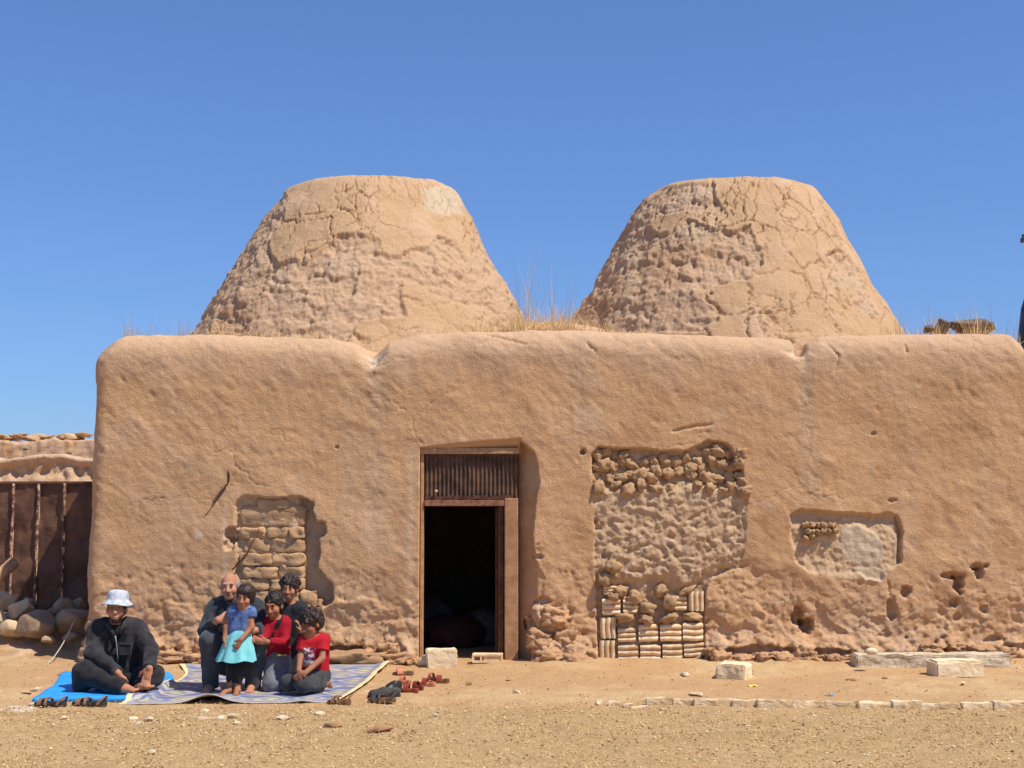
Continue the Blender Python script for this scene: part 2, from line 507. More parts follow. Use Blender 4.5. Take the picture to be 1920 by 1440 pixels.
def poly(pts): return [W(a, b) for a, b in pts]
def feat(sd, warp=1.0):
    return sd + warp * (0.022 * nD + 0.03 * nB * 0.6)
def carve(sd, depth, inner, edge=0.022):
    """replace the surface inside a shape by a recessed floor"""
    global d
    mm = sstep(edge * 0.5, -edge * 0.5, sd) * isf
    d = d * (1 - mm) + (-depth + inner) * mm
    return mm
dz0 = 0.6 * d   # the big undulation goes on inside the recesses
# -- left blocked window
PL_WIN = poly([(441, 948), (452, 929), (500, 936), (560, 931), (588, 942), (590, 978), (608, 980), (612, 1000), (596, 1010), (597, 1065), (622, 1100), (624, 1130), (602, 1140), (590, 1215), (455, 1215), (444, 1100)])
sd = feat(poly_sd(x, z, PL_WIN), 0.9)
mm = carve(sd, 0.088 + 0.07 * sstep(W(568, 0)[0], W(580, 0)[0], x), dz0 * 0.5 + 0.02 * nD + 0.012 * fbm(p, 20, 3, 55))
col = cmix(col, C_GREY, mm * 0.7)
rim = np.exp(-(sd / 0.03) ** 2) * isf
col = cmix(col, C_MUDL, np.exp(-((x - W(440, 0)[0]) / 0.025) ** 2) * sstep(W(0, 1110)[1], W(0, 1080)[1], z) * sstep(W(0, 930)[1], W(0, 960)[1], z) * 0.8 * isf)
# -- big blocked doorway
PL_DOOR = poly([(1110, 852), (1122, 838), (1165, 841), (1290, 846), (1330, 825), (1365, 832), (1393, 880), (1402, 930), (1400, 1000), (1390, 1060), (1335, 1085), (1323, 1100), (1323, 1250), (1122, 1252), (1118, 1100), (1114, 1000)])
sd = feat(poly_sd(x, z, PL_DOOR), 0.5)
zz1, zz2, zz3 = W(0, 925)[1], W(0, 895)[1], W(0, 1092)[1]
dep = 0.125 - 0.085 * sstep(zz2 + 0.05, zz1 - 0.02, z + 0.12 * nB + 0.08 * nD) + 0.055 * sstep(zz3 + 0.08, zz3 - 0.06, z + 0.1 * nB + 0.12 * nA)
_f, _e, _i = vor2(x * 9 + nD, z * 11 + nB, 57)
pit2 = np.where(_i > 0.55, np.exp(-(_f / 0.25) ** 2), 0)
rr = ridged(np.stack([x * 7, y * 0, z * 9], 1), 1.0, 3, 33)
mm = carve(sd, dep, dz0 * 0.5 + 0.012 * nD + 0.022 * (pc2 - .5) * sstep(0, .2, pe2) + 0.018 * (vor2(wpx * 14, wpz * 17, 58)[2] - .5) + 0.014 * fbm(p, 17, 2, 37) - 0.024 * pit2, 0.018)
col = cmix(col, cmix(np.broadcast_to(np.array((0.52, 0.355, 0.21), np.float32), (len(x), 3)), C_GREY, sstep(0.1, 0.7, nD)), mm * 0.9)
# -- small blocked opening on the right
PL_SM = poly([(1482, 965), (1500, 957), (1560, 961), (1650, 968), (1664, 961), (1684, 968), (1692, 1000), (1690, 1055), (1664, 1075), (1656, 1092), (1600, 1088), (1520, 1076), (1492, 1050), (1483, 1000)])
sd = feat(poly_sd(x, z, PL_SM), 0.7)
dep = 0.045 + 0.04 * sstep(W(0, 1010)[1], W(0, 965)[1], z) + 0.10 * sstep(W(1655, 0)[0], W(1668, 0)[0], x + 0.02 * nD) * sstep(W(0, 1068)[1], W(0, 1055)[1], z) - 0.05 * sstep(W(0, 1055)[1], W(0, 1090)[1], z)
mm = carve(sd, dep, dz0 * 0.6 + 0.022 * nD + 0.014 * fbm(p, 20, 3, 39))
col = cmix(col, np.array((0.54, 0.375, 0.225), np.float32), mm * 0.8)
PL_S1 = poly([(1578, 1000), (1592, 985), (1612, 982), (1655, 1012), (1660, 1040), (1655, 1060), (1600, 1058), (1580, 1040)])
s1 = sstep(0.012, -0.012, poly_sd(x, z, PL_S1) + 0.02 * nD) * isf
PL_S2 = poly([(1602, 1066), (1655, 1066), (1656, 1090), (1625, 1086)])
s2 = sstep(0.012, -0.012, poly_sd(x, z, PL_S2) + 0.012 * nD) * isf
s1 = np.maximum(s1, s2)
d = d * (1 - s1) + s1 * (-0.035 + 0.012 * nC + 0.5 * dz0)
col = cmix(col, np.array((0.55, 0.43, 0.29), np.float32), s1 * 0.9)
# -- splayed and eroded right side of the doorway, and above it
PL_SP = poly([(965, 842), (975, 826), (1000, 850), (1012, 900), (1002, 960), (998, 1010), (1003, 1050), (1022, 1085), (1018, 1120), (998, 1140), (996, 1250), (965, 1250)])
sp = poly_sd(x, z, PL_SP) + 0.014 * nD
fl = np.clip((W(1006, 0)[0] - x) / (W(1006, 0)[0] - DOOR['r']), 0, 1)
mm = sstep(0.012, -0.012, sp) * isf
d = d * (1 - mm) + mm * (-0.05 - 0.20 * np.clip(fl, 0, 1) ** 0.8 + 0.010 * nD)
xl, zl = W(800, 836); xr, zr = W(975, 822)
top_line = zl + (zr - zl) * np.clip((x - xl) / (xr - xl), 0, 1)
mm = sstep(top_line + 0.012, top_line - 0.012, z + 0.008 * nD) * (x > DOOR['l']) * (x < DOOR['r'] + 0.02) * sstep(DOOR['t'] - 0.06, DOOR['t'] - 0.03, z) * isf
d = d * (1 - mm) + mm * (-0.05 - 0.9 * np.clip(top_line - z, 0, 0.12))
# pale, smoother band left of the door
s = np.exp(-((x - W(776, 0)[0]) / 0.035) ** 2) * (z < DOOR['t'] + 0.02) * isf
col = cmix(col, C_MUDL, s * 0.6)
# -- holes
for (a, b, rx_, rz_, dp) in [(1500, 1155, 13, 16, .15), (1512, 1172, 11, 14, .17), (1790, 1080, 22, 7, .08), (1799, 1096, 11, 16, .15), (1832, 1062, 18, 9, .09), (1836, 1075, 9, 10, .09),
                             (1698, 1112, 9, 9, .09), (1672, 1138, 9, 20, .06), (1790, 1128, 8, 8, .06), (1846, 1142, 7, 7, .04), (1675, 938, 9, 4, .035), (1796, 1158, 9, 6, .04),
                             (1661, 1190, 9, 8, .035), (1699, 1195, 4, 4, .06), (1756, 1203, 4, 4, .05), (432, 1004, 13, 14, .09), (427, 1022, 9, 14, .06), (1094, 848, 5, 6, .07),
                             (1118, 985, 4, 12, .03), (1350, 890, 5, 5, .02), (1010, 1045, 9, 4, .04), (630, 838, 5, 4, .03), (1640, 812, 5, 4, .03), (170, 1062, 6, 7, .06), (995, 1172, 10, 12, .10), (640, 1216, 30, 6, .10), (730, 1222, 14, 7, .10), (285, 1220, 40, 7, .07),
                             (1440, 1218, 60, 6, .08), (1560, 1222, 45, 6, .09), (1775, 1222, 40, 7, .08), (1900, 1215, 30, 9, .06), (1860, 1200, 20, 8, .05), (1020, 1128, 18, 8, .05)]:
    X, Z = W(a, b); sx, sz = rx_ / 184, rz_ / 184
    q = np.sqrt(((x - X) / sx) ** 2 + ((z - Z) / sz) ** 2) + 0.75 * nD + 0.3 * nB
    s = sstep(1.15, 0.75, q) * isf
    d -= dp * s
    col = cmix(col, C_ROUGH, s * 0.5)
# -- pale scars and hairline cracks
for (a, b, rx_, rz_) in [(372, 1002, 8, 12), (1033, 1150, 26, 18), (1040, 1215, 40, 20), (1010, 1205, 18, 16)]:
    X, Z = W(a, b)
    q = np.sqrt(((x - X) / (rx_ / 184)) ** 2 + ((z - Z) / (rz_ / 184)) ** 2) + 0.9 * nD + 0.4 * nB
    s = sstep(1.1, 0.7, q) * isf
    col = cmix(col, C_MUDL if a > 900 else np.array((0.55, 0.41, 0.28), np.float32), s * 0.7)
    if a > 900: d += 0.035 * s
for pts in [[(985, 640), (912, 618)], [(1262, 808), (1300, 800), (1335, 795)], [(905, 640), (920, 622)], [(1560, 640), (1575, 660), (1570, 690)], [(1100, 640), (1115, 655)],
            [(1665, 1092), (1670, 1130), (1672, 1165)], [(1700, 640), (1702, 655)], [(1330, 1095), (1350, 1070), (1400, 1062)]]:
    q = [W(*t) for t in pts]
    for (ax, az), (bx, bz) in zip(q[:-1], q[1:]):
        xx = x + 0.03 * nB + 0.02 * nD; zz = z + 0.02 * nD
        ex, ez = bx - ax, bz - az
        t = np.clip(((xx - ax) * ex + (zz - az) * ez) / (ex * ex + ez * ez), 0, 1)
        dd = np.hypot(xx - ax - t * ex, zz - az - t * ez)
        d -= 0.02 * np.exp(-(dd / 0.012) ** 2) * isf
dfront = d
pw = p + N3 * d[:, None]
# hole for the doorway
xi = np.repeat(np.arange(NU), NV).reshape(NU, NV)
fi0 = int(np.argmax(ut == 2))
li = fi0 + int(np.argmin(np.abs(front - DOOR['l']))); ri = fi0 + int(np.argmin(np.abs(front - DOOR['r'])))
ti = int(np.argmin(np.abs(vz - DOOR['t'])))
keep = np.ones((NU - 1, NV - 1), bool)
keep[li:ri, :ti] = False
faces = grid_faces(NU, NV, keep)
# reveals
loop = [li * NV + j for j in range(0, ti + 1)] + [i * NV + ti for i in range(li + 1, ri + 1)] + [ri * NV + j for j in range(ti - 1, -1, -1)]
lv = pw[loop].copy(); nb = len(pw)
allv, allc, extra = [pw], [col], []
prev = np.array(loop)
base = nb
for s, yy in enumerate((0.12, 0.25, 0.4, 0.58)):
    t = lv.copy(); t[:, 1] = np.maximum(lv[:, 1] + 0.005 * (s + 1), WY + yy) ; 
    allv.append(t); allc.append(col[loop])
    cur = np.arange(base, base + len(loop)); base += len(loop)
    extra.append(np.stack([prev[:-1], cur[:-1], cur[1:], prev[1:]], 1)); prev = cur
V = np.concatenate(allv) - OFF
F = np.concatenate([faces] + extra)
me = npmesh('wall', V, F, True, np.concatenate(allc))
wall = put('wall', me, M_MUD, house)

# flat roof and the dark room behind the door
def quadmesh(name, pts, faces): 
    m_ = bpy.data.meshes.new(name); m_.from_pydata([tuple(np.array(q, float) - OFF) for q in pts], [], faces); return m_
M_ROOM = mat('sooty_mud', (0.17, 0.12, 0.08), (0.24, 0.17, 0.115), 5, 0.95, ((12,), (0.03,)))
M_ROOF = mat('roof_mud', tuple(C_MUD), tuple(C_MUDL), 3, 0.95, ((12,), (0.03,)))
rz = 3.2
put('roof', quadmesh('roof', [(X0 + .9, WY + 1.2, rz), (X1 - .9, WY + 1.2, rz), (X1 - .9, Y1, rz), (X0 + .9, Y1, rz)], [(0, 1, 2, 3)]), M_ROOF, house)
put('back_wall', quadmesh('back_wall', [(X0, Y1, -.1), (X1, Y1, -.1), (X1, Y1, 3.34), (X0, Y1, 3.34)], [(0, 3, 2, 1)]), M_ROOF, house)
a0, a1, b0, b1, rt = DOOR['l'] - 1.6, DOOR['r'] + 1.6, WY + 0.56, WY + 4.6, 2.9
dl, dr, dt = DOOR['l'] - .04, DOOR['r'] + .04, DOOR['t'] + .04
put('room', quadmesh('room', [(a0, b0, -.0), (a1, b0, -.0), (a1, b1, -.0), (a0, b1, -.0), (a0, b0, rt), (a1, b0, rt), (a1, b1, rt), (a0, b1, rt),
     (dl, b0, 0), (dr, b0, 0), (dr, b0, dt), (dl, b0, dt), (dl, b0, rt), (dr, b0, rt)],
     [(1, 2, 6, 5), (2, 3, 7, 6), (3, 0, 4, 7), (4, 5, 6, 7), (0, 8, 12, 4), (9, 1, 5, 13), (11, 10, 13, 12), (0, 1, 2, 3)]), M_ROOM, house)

# ================================================================== domes
CY = 16.6
def dome(rows, capz_px, plaster, holes, pale, seed):
    global nD
    zr = []; L = []; R = []
    for (py, l, r_) in rows:
        a = P(l, py, CY); b = P(r_, py, CY)
        zr.append(a.z); L.append(a.x); R.append(b.x)
    zr = np.array(zr); cxr = (np.array(L) + np.array(R)) / 2; rr_ = (np.array(R) - np.array(L)) / 2
    o = np.argsort(zr); zr, cxr, rr_ = zr[o], cxr[o], rr_[o]
    zs = np.arange(zr[0], zr[-1], 0.016)
    # smooth profile
    def sm(v):
        q = np.interp(zs, zr, v)
        k = np.ones(7) / 7
        return np.convolve(np.pad(q, 3, mode='reflect', reflect_type='odd'), k, 'valid')
    prof_r, prof_c = sm(rr_), sm(cxr)
    rt_, zt_, ct_ = prof_r[-1], zs[-1], prof_c[-1]
    cap = np.linspace(1, 0.02, 34)[1:]
    capr = rt_ * cap
    zc = P(960, capz_px, CY).z
    capz = zt_ + (zc - zt_) * (1 - cap ** 1.5)
    pr = np.concatenate([prof_r, capr]); pz = np.concatenate([zs, capz]); pc = np.concatenate([prof_c, np.full(len(cap), ct_)])
    th = np.concatenate([np.linspace(-math.pi * 1.12, math.pi * 0.12, 520), np.linspace(math.pi * 0.12, math.pi * 0.88, 80)[1:]])
    nt_, nz_ = len(th), len(pr)
    TH = np.repeat(th, nz_); PR = np.tile(pr, nt_); PZ = np.tile(pz, nt_); PC = np.tile(pc, nt_)
    dpr = np.gradient(pr); dpz = np.gradient(pz); ln = np.hypot(dpr, dpz) + 1e-9
    NR = np.tile(dpz / ln, nt_); NZ = np.tile(-dpr / ln, nt_)
    c, s = np.cos(TH), np.sin(TH)
    X = PC + PR * c; Y = CY + PR * s
    Z = PZ + 0.085 * s * np.clip(PR / rt_, 0, 1) * sstep(zt_ - 1.2, zt_ - .05, PZ)
    p_ = np.stack([X, Y, Z], 1).astype(np.float32)
    n3_ = np.stack([c * NR, s * NR, NZ], 1)
    A_ = fbm(p_, 0.8, 3, seed); B_ = fbm(p_, 2.6, 4, seed + 3); D_ = fbm(p_ * np.array((1, 1, 1.3), np.float32), 11, 3, seed + 7)
    E_ = ridged(p_ * np.array((1, 1, 1.25), np.float32), 5.0, 3, seed + 13); Fn = fbm(p_, 26, 2, seed + 17)
    # plaster skin: polygons drawn on the front elevation
    def el(pts):
        return [(lambda q: (q.x, q.z))(P(a, b, CY - 1.0)) for a, b in pts]
    # front elevation coordinates scaled to a plane 1 m in front of the axis
    kx = (CY - 1.0) / Y
    ex, ez = X * kx, CAMH + (Z - CAMH) * kx
    ms = np.zeros(len(X), np.float32); sdm = np.full(len(X), 9.0, np.float32)
    warp = 0.03 * B_ + 0.028 * D_ + 0.012 * Fn
    for pl in plaster:
        q = poly_sd(ex, ez, el(pl)) + warp
        sdm = np.minimum(sdm, q)
    for pl in holes:
        q = poly_sd(ex, ez, el(pl)) + warp
        sdm = np.maximum(sdm, -q)
    sdb = 0.35 * (B_ + 0.6 * A_) + 0.02                # back side: chance
    sdm = np.where(Y < CY + 0.3, sdm, sdb)
    ms = sstep(0.014, -0.014, sdm)
    d_ = 0.03 * A_ + 0.015 * B_
    qx, qz = TH * 2.0 + 0.07 * B_ + 0.03 * D_, Z + 0.07 * fbm(p_, 3, 3, seed + 60) + 0.03 * fbm(p_, 9, 2, seed + 61)
    _, ea, ca_ = vor2(qx * 5.0, qz * 8.0, seed + 62)
    _, eb, cb_ = vor2(qx * 11.0, qz * 15.0, seed + 63)
    rough = 0.034 * (ca_ - .5) * sstep(0, .15, ea) + 0.026 * (cb_ - .5) * sstep(0, .18, eb) + 0.010 * D_ + 0.016 * B_ + 0.010 * Fn - 0.030
    pf1_, _, pid_ = vor2(TH * 2 * 7 + B_ * 0.5 + D_ * .3, Z * 9 + D_ * .3, seed + 31)
    rough = rough - 0.035 * np.where(pid_ > 0.78, np.exp(-(pf1_ / (0.12 + 0.14 * (pid_ - .7) / .3)) ** 2), 0)
    smooth = 0.006 * B_ + 0.004 * Fn + 0.008 * np.exp(-(sdm / 0.05) ** 2)
    # crack network in the skin
    wx, wz = TH * 2.0 + 0.10 * B_ + 0.05 * D_, Z + 0.10 * fbm(p_, 3.0, 3, seed + 40) + 0.03 * D_
    _, e1, _ = vor2(wx * 1.9, wz * 2.1, seed + 50)
    _, e2, _ = vor2(wx * 4.2, wz * 4.6, seed + 51)
    gate = sstep(-0.25, 0.25, fbm(p_, 1.5, 2, seed + 44))
    crk = np.exp(-(e1 / 0.026) ** 2) * (0.35 + 0.65 * gate) + 0.8 * np.exp(-(e2 / 0.045) ** 2) * sstep(-0.1, 0.25, fbm(p_, 1.6, 2, seed + 47))
    smooth = smooth - 0.045 * np.clip(crk, 0, 1)
    capm = np.tile(np.concatenate([np.zeros(len(zs)), np.ones(len(cap))]), nt_)
    d_ = d_ + rough * (1 - ms) + smooth * ms
    d_ *= 1 - 0.5 * capm
    pwd = p_ + n3_ * d_[:, None]
    c_ = cmix(np.broadcast_to(C_ROUGH, (len(X), 3)), C_GREY, sstep(0, 0.6, B_ + 0.5 * D_) * 0.7)
    c_ = cmix(c_, C_MUDR, sstep(0.1, 0.7, A_ + 0.5 * D_) * 0.45)
    skin = cmix(np.broadcast_to(np.array((0.53, 0.335, 0.185), np.float32), (len(X), 3)), C_MUDL, sstep(0, 0.7, B_ + 0.4 * Fn) * 0.6)
    skin = cmix(skin, C_MUDR, np.clip(crk, 0, 1) * 0.5)
    c_ = cmix(c_, skin, ms)
    for pl in pale:
        q = poly_sd(ex, ez, el(pl)) + warp
        c_ = cmix(c_, np.array((0.58, 0.445, 0.30), np.float32), sstep(0.03, -0.05, q) * 0.9 * (Y < CY))
    rimz = sstep(zt_ - 0.13, zt_ - 0.02, Z + 0.05 * B_)
    c_ = cmix(c_, np.array((0.54, 0.40, 0.26), np.float32), rimz * 0.75)
    return put('dome', npmesh('dome', pwd - OFF, grid_faces(nt_, nz_), True, c_), M_DOME, house)
rowsA = [(760, 305, 1050), (700, 332, 1034), (630, 370, 1000), (580, 398, 976), (540, 420, 956), (500, 444, 930), (460, 467, 909), (420, 493, 889), (390, 515, 872), (372, 530, 862), (360, 543, 852), (352, 558, 840), (347, 580, 822)]
dome(rowsA, 338,
     [[(500, 300), (538, 370), (531, 412), (503, 452), (506, 473), (521, 493), (542, 484), (574, 491), (595, 473), (634, 440), (680, 442), (715, 452), (708, 470), (744, 484), (772, 463), (804, 466), (822, 443), (853, 456), (864, 473), (885, 500), (880, 430), (930, 300)],
      [(751, 530), (751, 555), (765, 592), (676, 601), (652, 632), (640, 680), (1000, 690), (960, 640), (921, 612), (906, 597), (864, 569), (800, 548), (779, 532)],
      [(378, 632), (400, 590), (408, 600), (392, 640)]],
     [], [[(786, 353), (800, 372), (795, 392), (830, 405), (871, 400), (868, 372), (835, 345)]], 101)
rowsB = [(760, 1005, 1738), (700, 1020, 1716), (630, 1056, 1680), (580, 1078, 1650), (540, 1106, 1622), (500, 1127, 1603), (460, 1150, 1583), (420, 1175, 1566), (390, 1194, 1548), (372, 1208, 1535), (360, 1222, 1524), (352, 1240, 1512), (347, 1262, 1496)]
dome(rowsB, 338,
     [[(1340, 300), (1337, 360), (1359, 392), (1345, 403), (1341, 424), (1373, 431), (1405, 424), (1415, 459), (1430, 473), (1430, 498), (1412, 502), (1408, 523), (1352, 534), (1295, 555), (1309, 566), (1334, 573), (1348, 601), (1316, 622), (1200, 622), (1100, 620), (1080, 690), (1750, 700), (1600, 300)],
      [(1215, 425), (1235, 440), (1270, 430), (1290, 412), (1335, 430), (1340, 402), (1290, 395), (1230, 402)], [(1200, 300), (1208, 352), (1330, 345), (1340, 300)]],
     [[(1543, 478), (1560, 500), (1545, 530), (1570, 540), (1605, 548), (1625, 570), (1632, 560), (1615, 520), (1595, 487), (1575, 470)], [(1600, 570), (1640, 600), (1650, 590), (1625, 560)]], [], 151)
# ================================================================== parts of the house
YG = pw[:, 1].reshape(NU, NV)[fi0:fi0 + len(front), :len(vz)]
def surfY(X, Z):
    i = int(np.clip(np.searchsorted(front, X), 0, len(front) - 1)); j = int(np.clip(np.searchsorted(vz, Z), 0, len(vz) - 1))
    return float(YG[i, j])
def local(X, Y, Z): return Vector((X - HX, Y - HY, Z))
M_WOOD = mat('weathered_wood', rgb(188, 150, 112), rgb(160, 120, 84), 14, 0.8, ((40,), (0.004,)))
M_WOOD2 = mat('mud_stained_wood', rgb(184, 140, 102), rgb(150, 108, 76), 10, 0.85, ((40,), (0.005,)))
M_WOODD = mat('dark_old_wood', rgb(108, 70, 46), rgb(70, 44, 30), 14, 0.8, ((40,), (0.004,)))
M_PINK = mat('chalky_red_wood', rgb(160, 114, 90), rgb(116, 76, 56), 20, 0.85, ((60,), (0.003,)))
M_IRON = mat('dark_rusted_iron', rgb(112, 82, 62), rgb(66, 48, 38), 9, 0.65, ((50,), (0.002,)), 0.4)
M_RUST = mat('rusty_iron_edge', rgb(110, 72, 52), rgb(64, 42, 34), 22, 0.8, ((60,), (0.003,)))
M_BRICK = mat('pale_clay_brick', rgb(232, 210, 172), rgb(202, 158, 112), 9, 0.92, ((35, 120), (0.008, 0.003)), 0.15, rand=0.10, lo=0.38, hi=0.68)
M_MBRICK = mat('mud_brick', rgb(194, 158, 120), rgb(178, 140, 102), 7, 0.95, ((22, 80), (0.02, 0.006)), 0.1, rand=0.14)
M_LUMP = mat('mud_lump', rgb(198, 162, 122), rgb(184, 146, 106), 7, 0.95, ((22, 80), (0.02, 0.006)), 0.1, rand=0.10)
M_FSTONE = mat('earthy_stone', rgb(194, 154, 116), rgb(178, 136, 98), 6, 0.95, ((18, 70), (0.02, 0.006)), 0.1, rand=0.15)

DY = WY + 0.20           # plane of the door frame
k_ = DY / WY
def dp(px, py, Y=None): return P(px, py, Y or DY)
def bar(name, l, r, t, b, yf, dep, m, parent, bev=0.006):
    A_, B_ = P(l, b, yf), P(r, t, yf)
    bm = bmesh.new()
    bm_box(bm, (0, 0, 0), (B_.x - A_.x, dep, B_.z - A_.z), bev)
    c = Vector(((A_.x + B_.x) / 2, yf + dep / 2, (A_.z + B_.z) / 2))
    return put(name, bm_mesh(name, bm), m, parent, c - Vector(OFF) if parent else c)
fy_ = WY + 0.10
bar('lintel', 787, 973, 839.5, 851, fy_ - 0.02, 0.14, M_WOOD, house)
bar('door_jamb', 786.5, 795, 851, 1238, fy_ + 0.01, 0.10, M_WOOD, house)
tb = bar('transom_bar', 795.5, 946, 938, 949, fy_ - 0.005, 0.08, M_PINK, house)
bar('door_jamb', 946, 971.5, 934, 1246, fy_ - 0.01, 0.10, M_WOOD2, house, 0.010)
bar('door_leaf', 934, 944.5, 949.5, 1236, fy_ + 0.03, 0.75, M_WOODD, house)
bar('door_rail', 928.5, 933.8, 951, 1232, fy_ + 0.10, 0.05, M_WOODD, house)
# corrugated iron panel above the door
A_, B_ = P(796, 940, fy_ + 0.03), P(971, 851.5, fy_ + 0.03)
nc = 22; xs_ = np.linspace(A_.x, B_.x, nc * 8 + 1)
ys_ = fy_ + 0.035 + 0.011 * np.cos((xs_ - A_.x) / (B_.x - A_.x) * nc * 2 * math.pi)
zz_ = np.linspace(A_.z, B_.z, 6)
V = np.array([(X - HX, Y - HY + 0.004 * math.sin(9 * X + j), Z) for X, Y in zip(xs_, ys_) for j, Z in enumerate(zz_)])
put('transom_panel', npmesh('transom_panel', V, grid_faces(len(xs_), 6)), M_IRON, house)
bm = bmesh.new()
A_, B_ = P(797, 938, fy_), P(962, 928, fy_)
for k in range(16):
    xx = A_.x + (B_.x - A_.x) * (k + .5) / 16
    bm_box(bm, (xx - HX, fy_ + 0.012 - HY, (A_.z + B_.z) / 2 + random.uniform(-.008, .010) - 0.3 * abs(k - 7) * 0.001), ((B_.x - A_.x) / 15.7, 0.012, 0.045 + random.uniform(-.012, .012)), 0, Matrix.Rotation(random.uniform(-.12, .12), 3, 'Y'))
put('rust_strip', bm_mesh('rust_strip', bm), M_RUST, house)
for a, b in [(818, 921), (815, 843)]:
    q = P(a, b, fy_)
    put('washer', rock_mesh('washer', (0.035, 0.02, 0.028), 3, 0.1, 2), M_BRICK, house, local(q.x, fy_ - 0.02, q.z))

# ridged pale blocks stacked in the big doorway
def ridged_block(w, h, dpt, vertical, seed):
    rnd = random.Random(seed)
    n = 3
    W_, H_ = (w, h) if not vertical else (h, w)
    prof = []
    for k in range(n):
        for t in (0.04, 0.14, 0.32, 0.5, 0.68, 0.86, 0.96):
            zc = -H_ / 2 + H_ * (k + t) / n
            bulge = {0.04: 0.0, 0.14: 0.62, 0.32: 0.93, 0.5: 1.0, 0.68: 0.93, 0.86: 0.62, 0.96: 0.0}[t]
            prof.append((-dpt / 2 - 0.020 + (1 - bulge) * 0.030 + rnd.uniform(-.002, .002), zc))
    prof += [(dpt / 2, H_ / 2), (dpt / 2, -H_ / 2)]
    xsn = [-W_ / 2, -W_ / 2 + 0.012, -W_ / 6, W_ / 6, W_ / 2 - 0.012, W_ / 2]
    V, F = [], []
    for i, xx in enumerate(xsn):
        e = 0.95 if i in (0, 5) else 1.0
        wob = [rnd.uniform(-.004, .004) for _ in range(2)]
        for (yy, zz) in prof:
            yv = yy + (0.008 if i in (0, 5) and yy < 0 else 0)
            q = (xx, yv + wob[0], zz * e + wob[1])
            V.append(q if not vertical else (q[2], q[1], q[0]))
    m_ = len(prof)
    for i in range(5):
        for j in range(m_):
            F.append((i * m_ + j, (i + 1) * m_ + j, (i + 1) * m_ + (j + 1) % m_, i * m_ + (j + 1) % m_))
    me_ = bpy.data.meshes.new('brick')
    me_.from_pydata(V, [], F + [tuple(range(m_))[::-1], tuple(range(5 * m_, 6 * m_))])
    me_.polygons.foreach_set('use_smooth', np.full(len(me_.polygons), True, bool))
    me_.update()
    return me_
blk = [(215, 305, 925, 978, 0), (205, 310, 993, 1090, 0), (322, 402, 1000, 1080, 0), (612, 682, 980, 1066, 0), (690, 778, 950, 1066, 1),
       (195, 286, 1100, 1220, 1), (190, 281, 1226, 1350, 1), (293, 396, 1158, 1240, 0), (408, 520, 1138, 1240, 0), (528, 650, 1138, 1238, 0), (656, 772, 1130, 1236, 0),
       (295, 411, 1250, 1352, 0), (420, 536, 1252, 1350, 0), (544, 656, 1248, 1346, 0), (665, 782, 1243, 1326, 0), (544, 656, 1352, 1378, 0), (200, 281, 1354, 1382, 1), (420, 536, 1354, 1380, 0)]
for i, (a, b, c, e, v) in enumerate(blk):
    yf = WY + 0.075
    A_, B_ = P(1060 + a / 3, 790 + e / 3, yf), P(1060 + b / 3, 790 + c / 3, yf)
    w, h = B_.x - A_.x - 0.004, B_.z - A_.z - 0.004
    o = put('brick', ridged_block(w, h, 0.11, v, i), M_BRICK, house, local((A_.x + B_.x) / 2, yf + 0.03 + random.uniform(-.012, .012), (A_.z + B_.z) / 2))
    o.rotation_euler = (random.uniform(-.03, .03), random.uniform(-.025, .025), random.uniform(-.05, .05))

def lump_mesh(name, seed, boxy=0.25, sub=3):
    bm = bmesh.new()
    bmesh.ops.create_icosphere(bm, subdivisions=sub, radius=.5)
    v = np.array([q.co[:] for q in bm.verts], np.float32)
    v = v * (1 - boxy) + v / np.abs(v).max(1, keepdims=True) * .5 * boxy * .85
    v *= (1 + .55 * fbm(v, 2.4, 3, seed) + .20 * fbm(v, 8, 2, seed + 5))[:, None]
    for a, b in zip(bm.verts, v): a.co = b
    return bm_mesh(name, bm, True)
LUMPS = [lump_mesh('mud_lump', 200 + i) for i in range(7)]
def lump(px, py, rx_, rz_, name='mud_lump', m=M_LUMP, meshes=LUMPS, sink=0.48, dpt=0.13, yoff=0.0):
    X, Z = W(px, py)
    o = bpy.data.objects.new(name, random.choice(meshes)); COL.objects.link(o)
    if not o.data.materials: o.data.materials.append(m)
    o.parent = house
    o.scale = (2 * rx_ / 184, dpt, 2 * rz_ / 184)
    o.location = local(X, surfY(X, Z) - dpt * 0.5 + sink * dpt + yoff, Z)
    o.rotation_euler = (0, random.uniform(-.5, .5), random.choice((0, math.pi)))
    return o
# rounded mud lumps in the upper part of the big doorway
rows = [(852, [(1122, 1165, 4)], [(1330, 1386, 4)]), (870, [(1120, 1190, 5)], [(1296, 1390, 6)]), (893, [(1120, 1225, 6)], [(1296, 1396, 6)]), (914, [(1124, 1250, 6)], [(1310, 1396, 5)])]
for py, l_, r_ in rows:
    for seg in l_ + r_:
        for t in np.linspace(0, 1, seg[2]):
            lump(seg[0] + (seg[1] - seg[0]) * t + random.uniform(-7, 7), py + random.uniform(-7, 7), random.uniform(9, 16), random.uniform(8, 14))
for px in range(1185, 1320, 21): lump(px + random.uniform(-4, 4), 862 + random.uniform(-4, 4), 11, 12, sink=0.6)
for px in range(1236, 1300, 20): lump(px + random.uniform(-4, 4), 884 + random.uniform(-4, 4), 11, 11, sink=0.35)
for px, py in [(1350, 836), (1368, 850), (1385, 868), (1340, 848), (1394, 905), (1398, 925)]: lump(px, py, 11, 11)
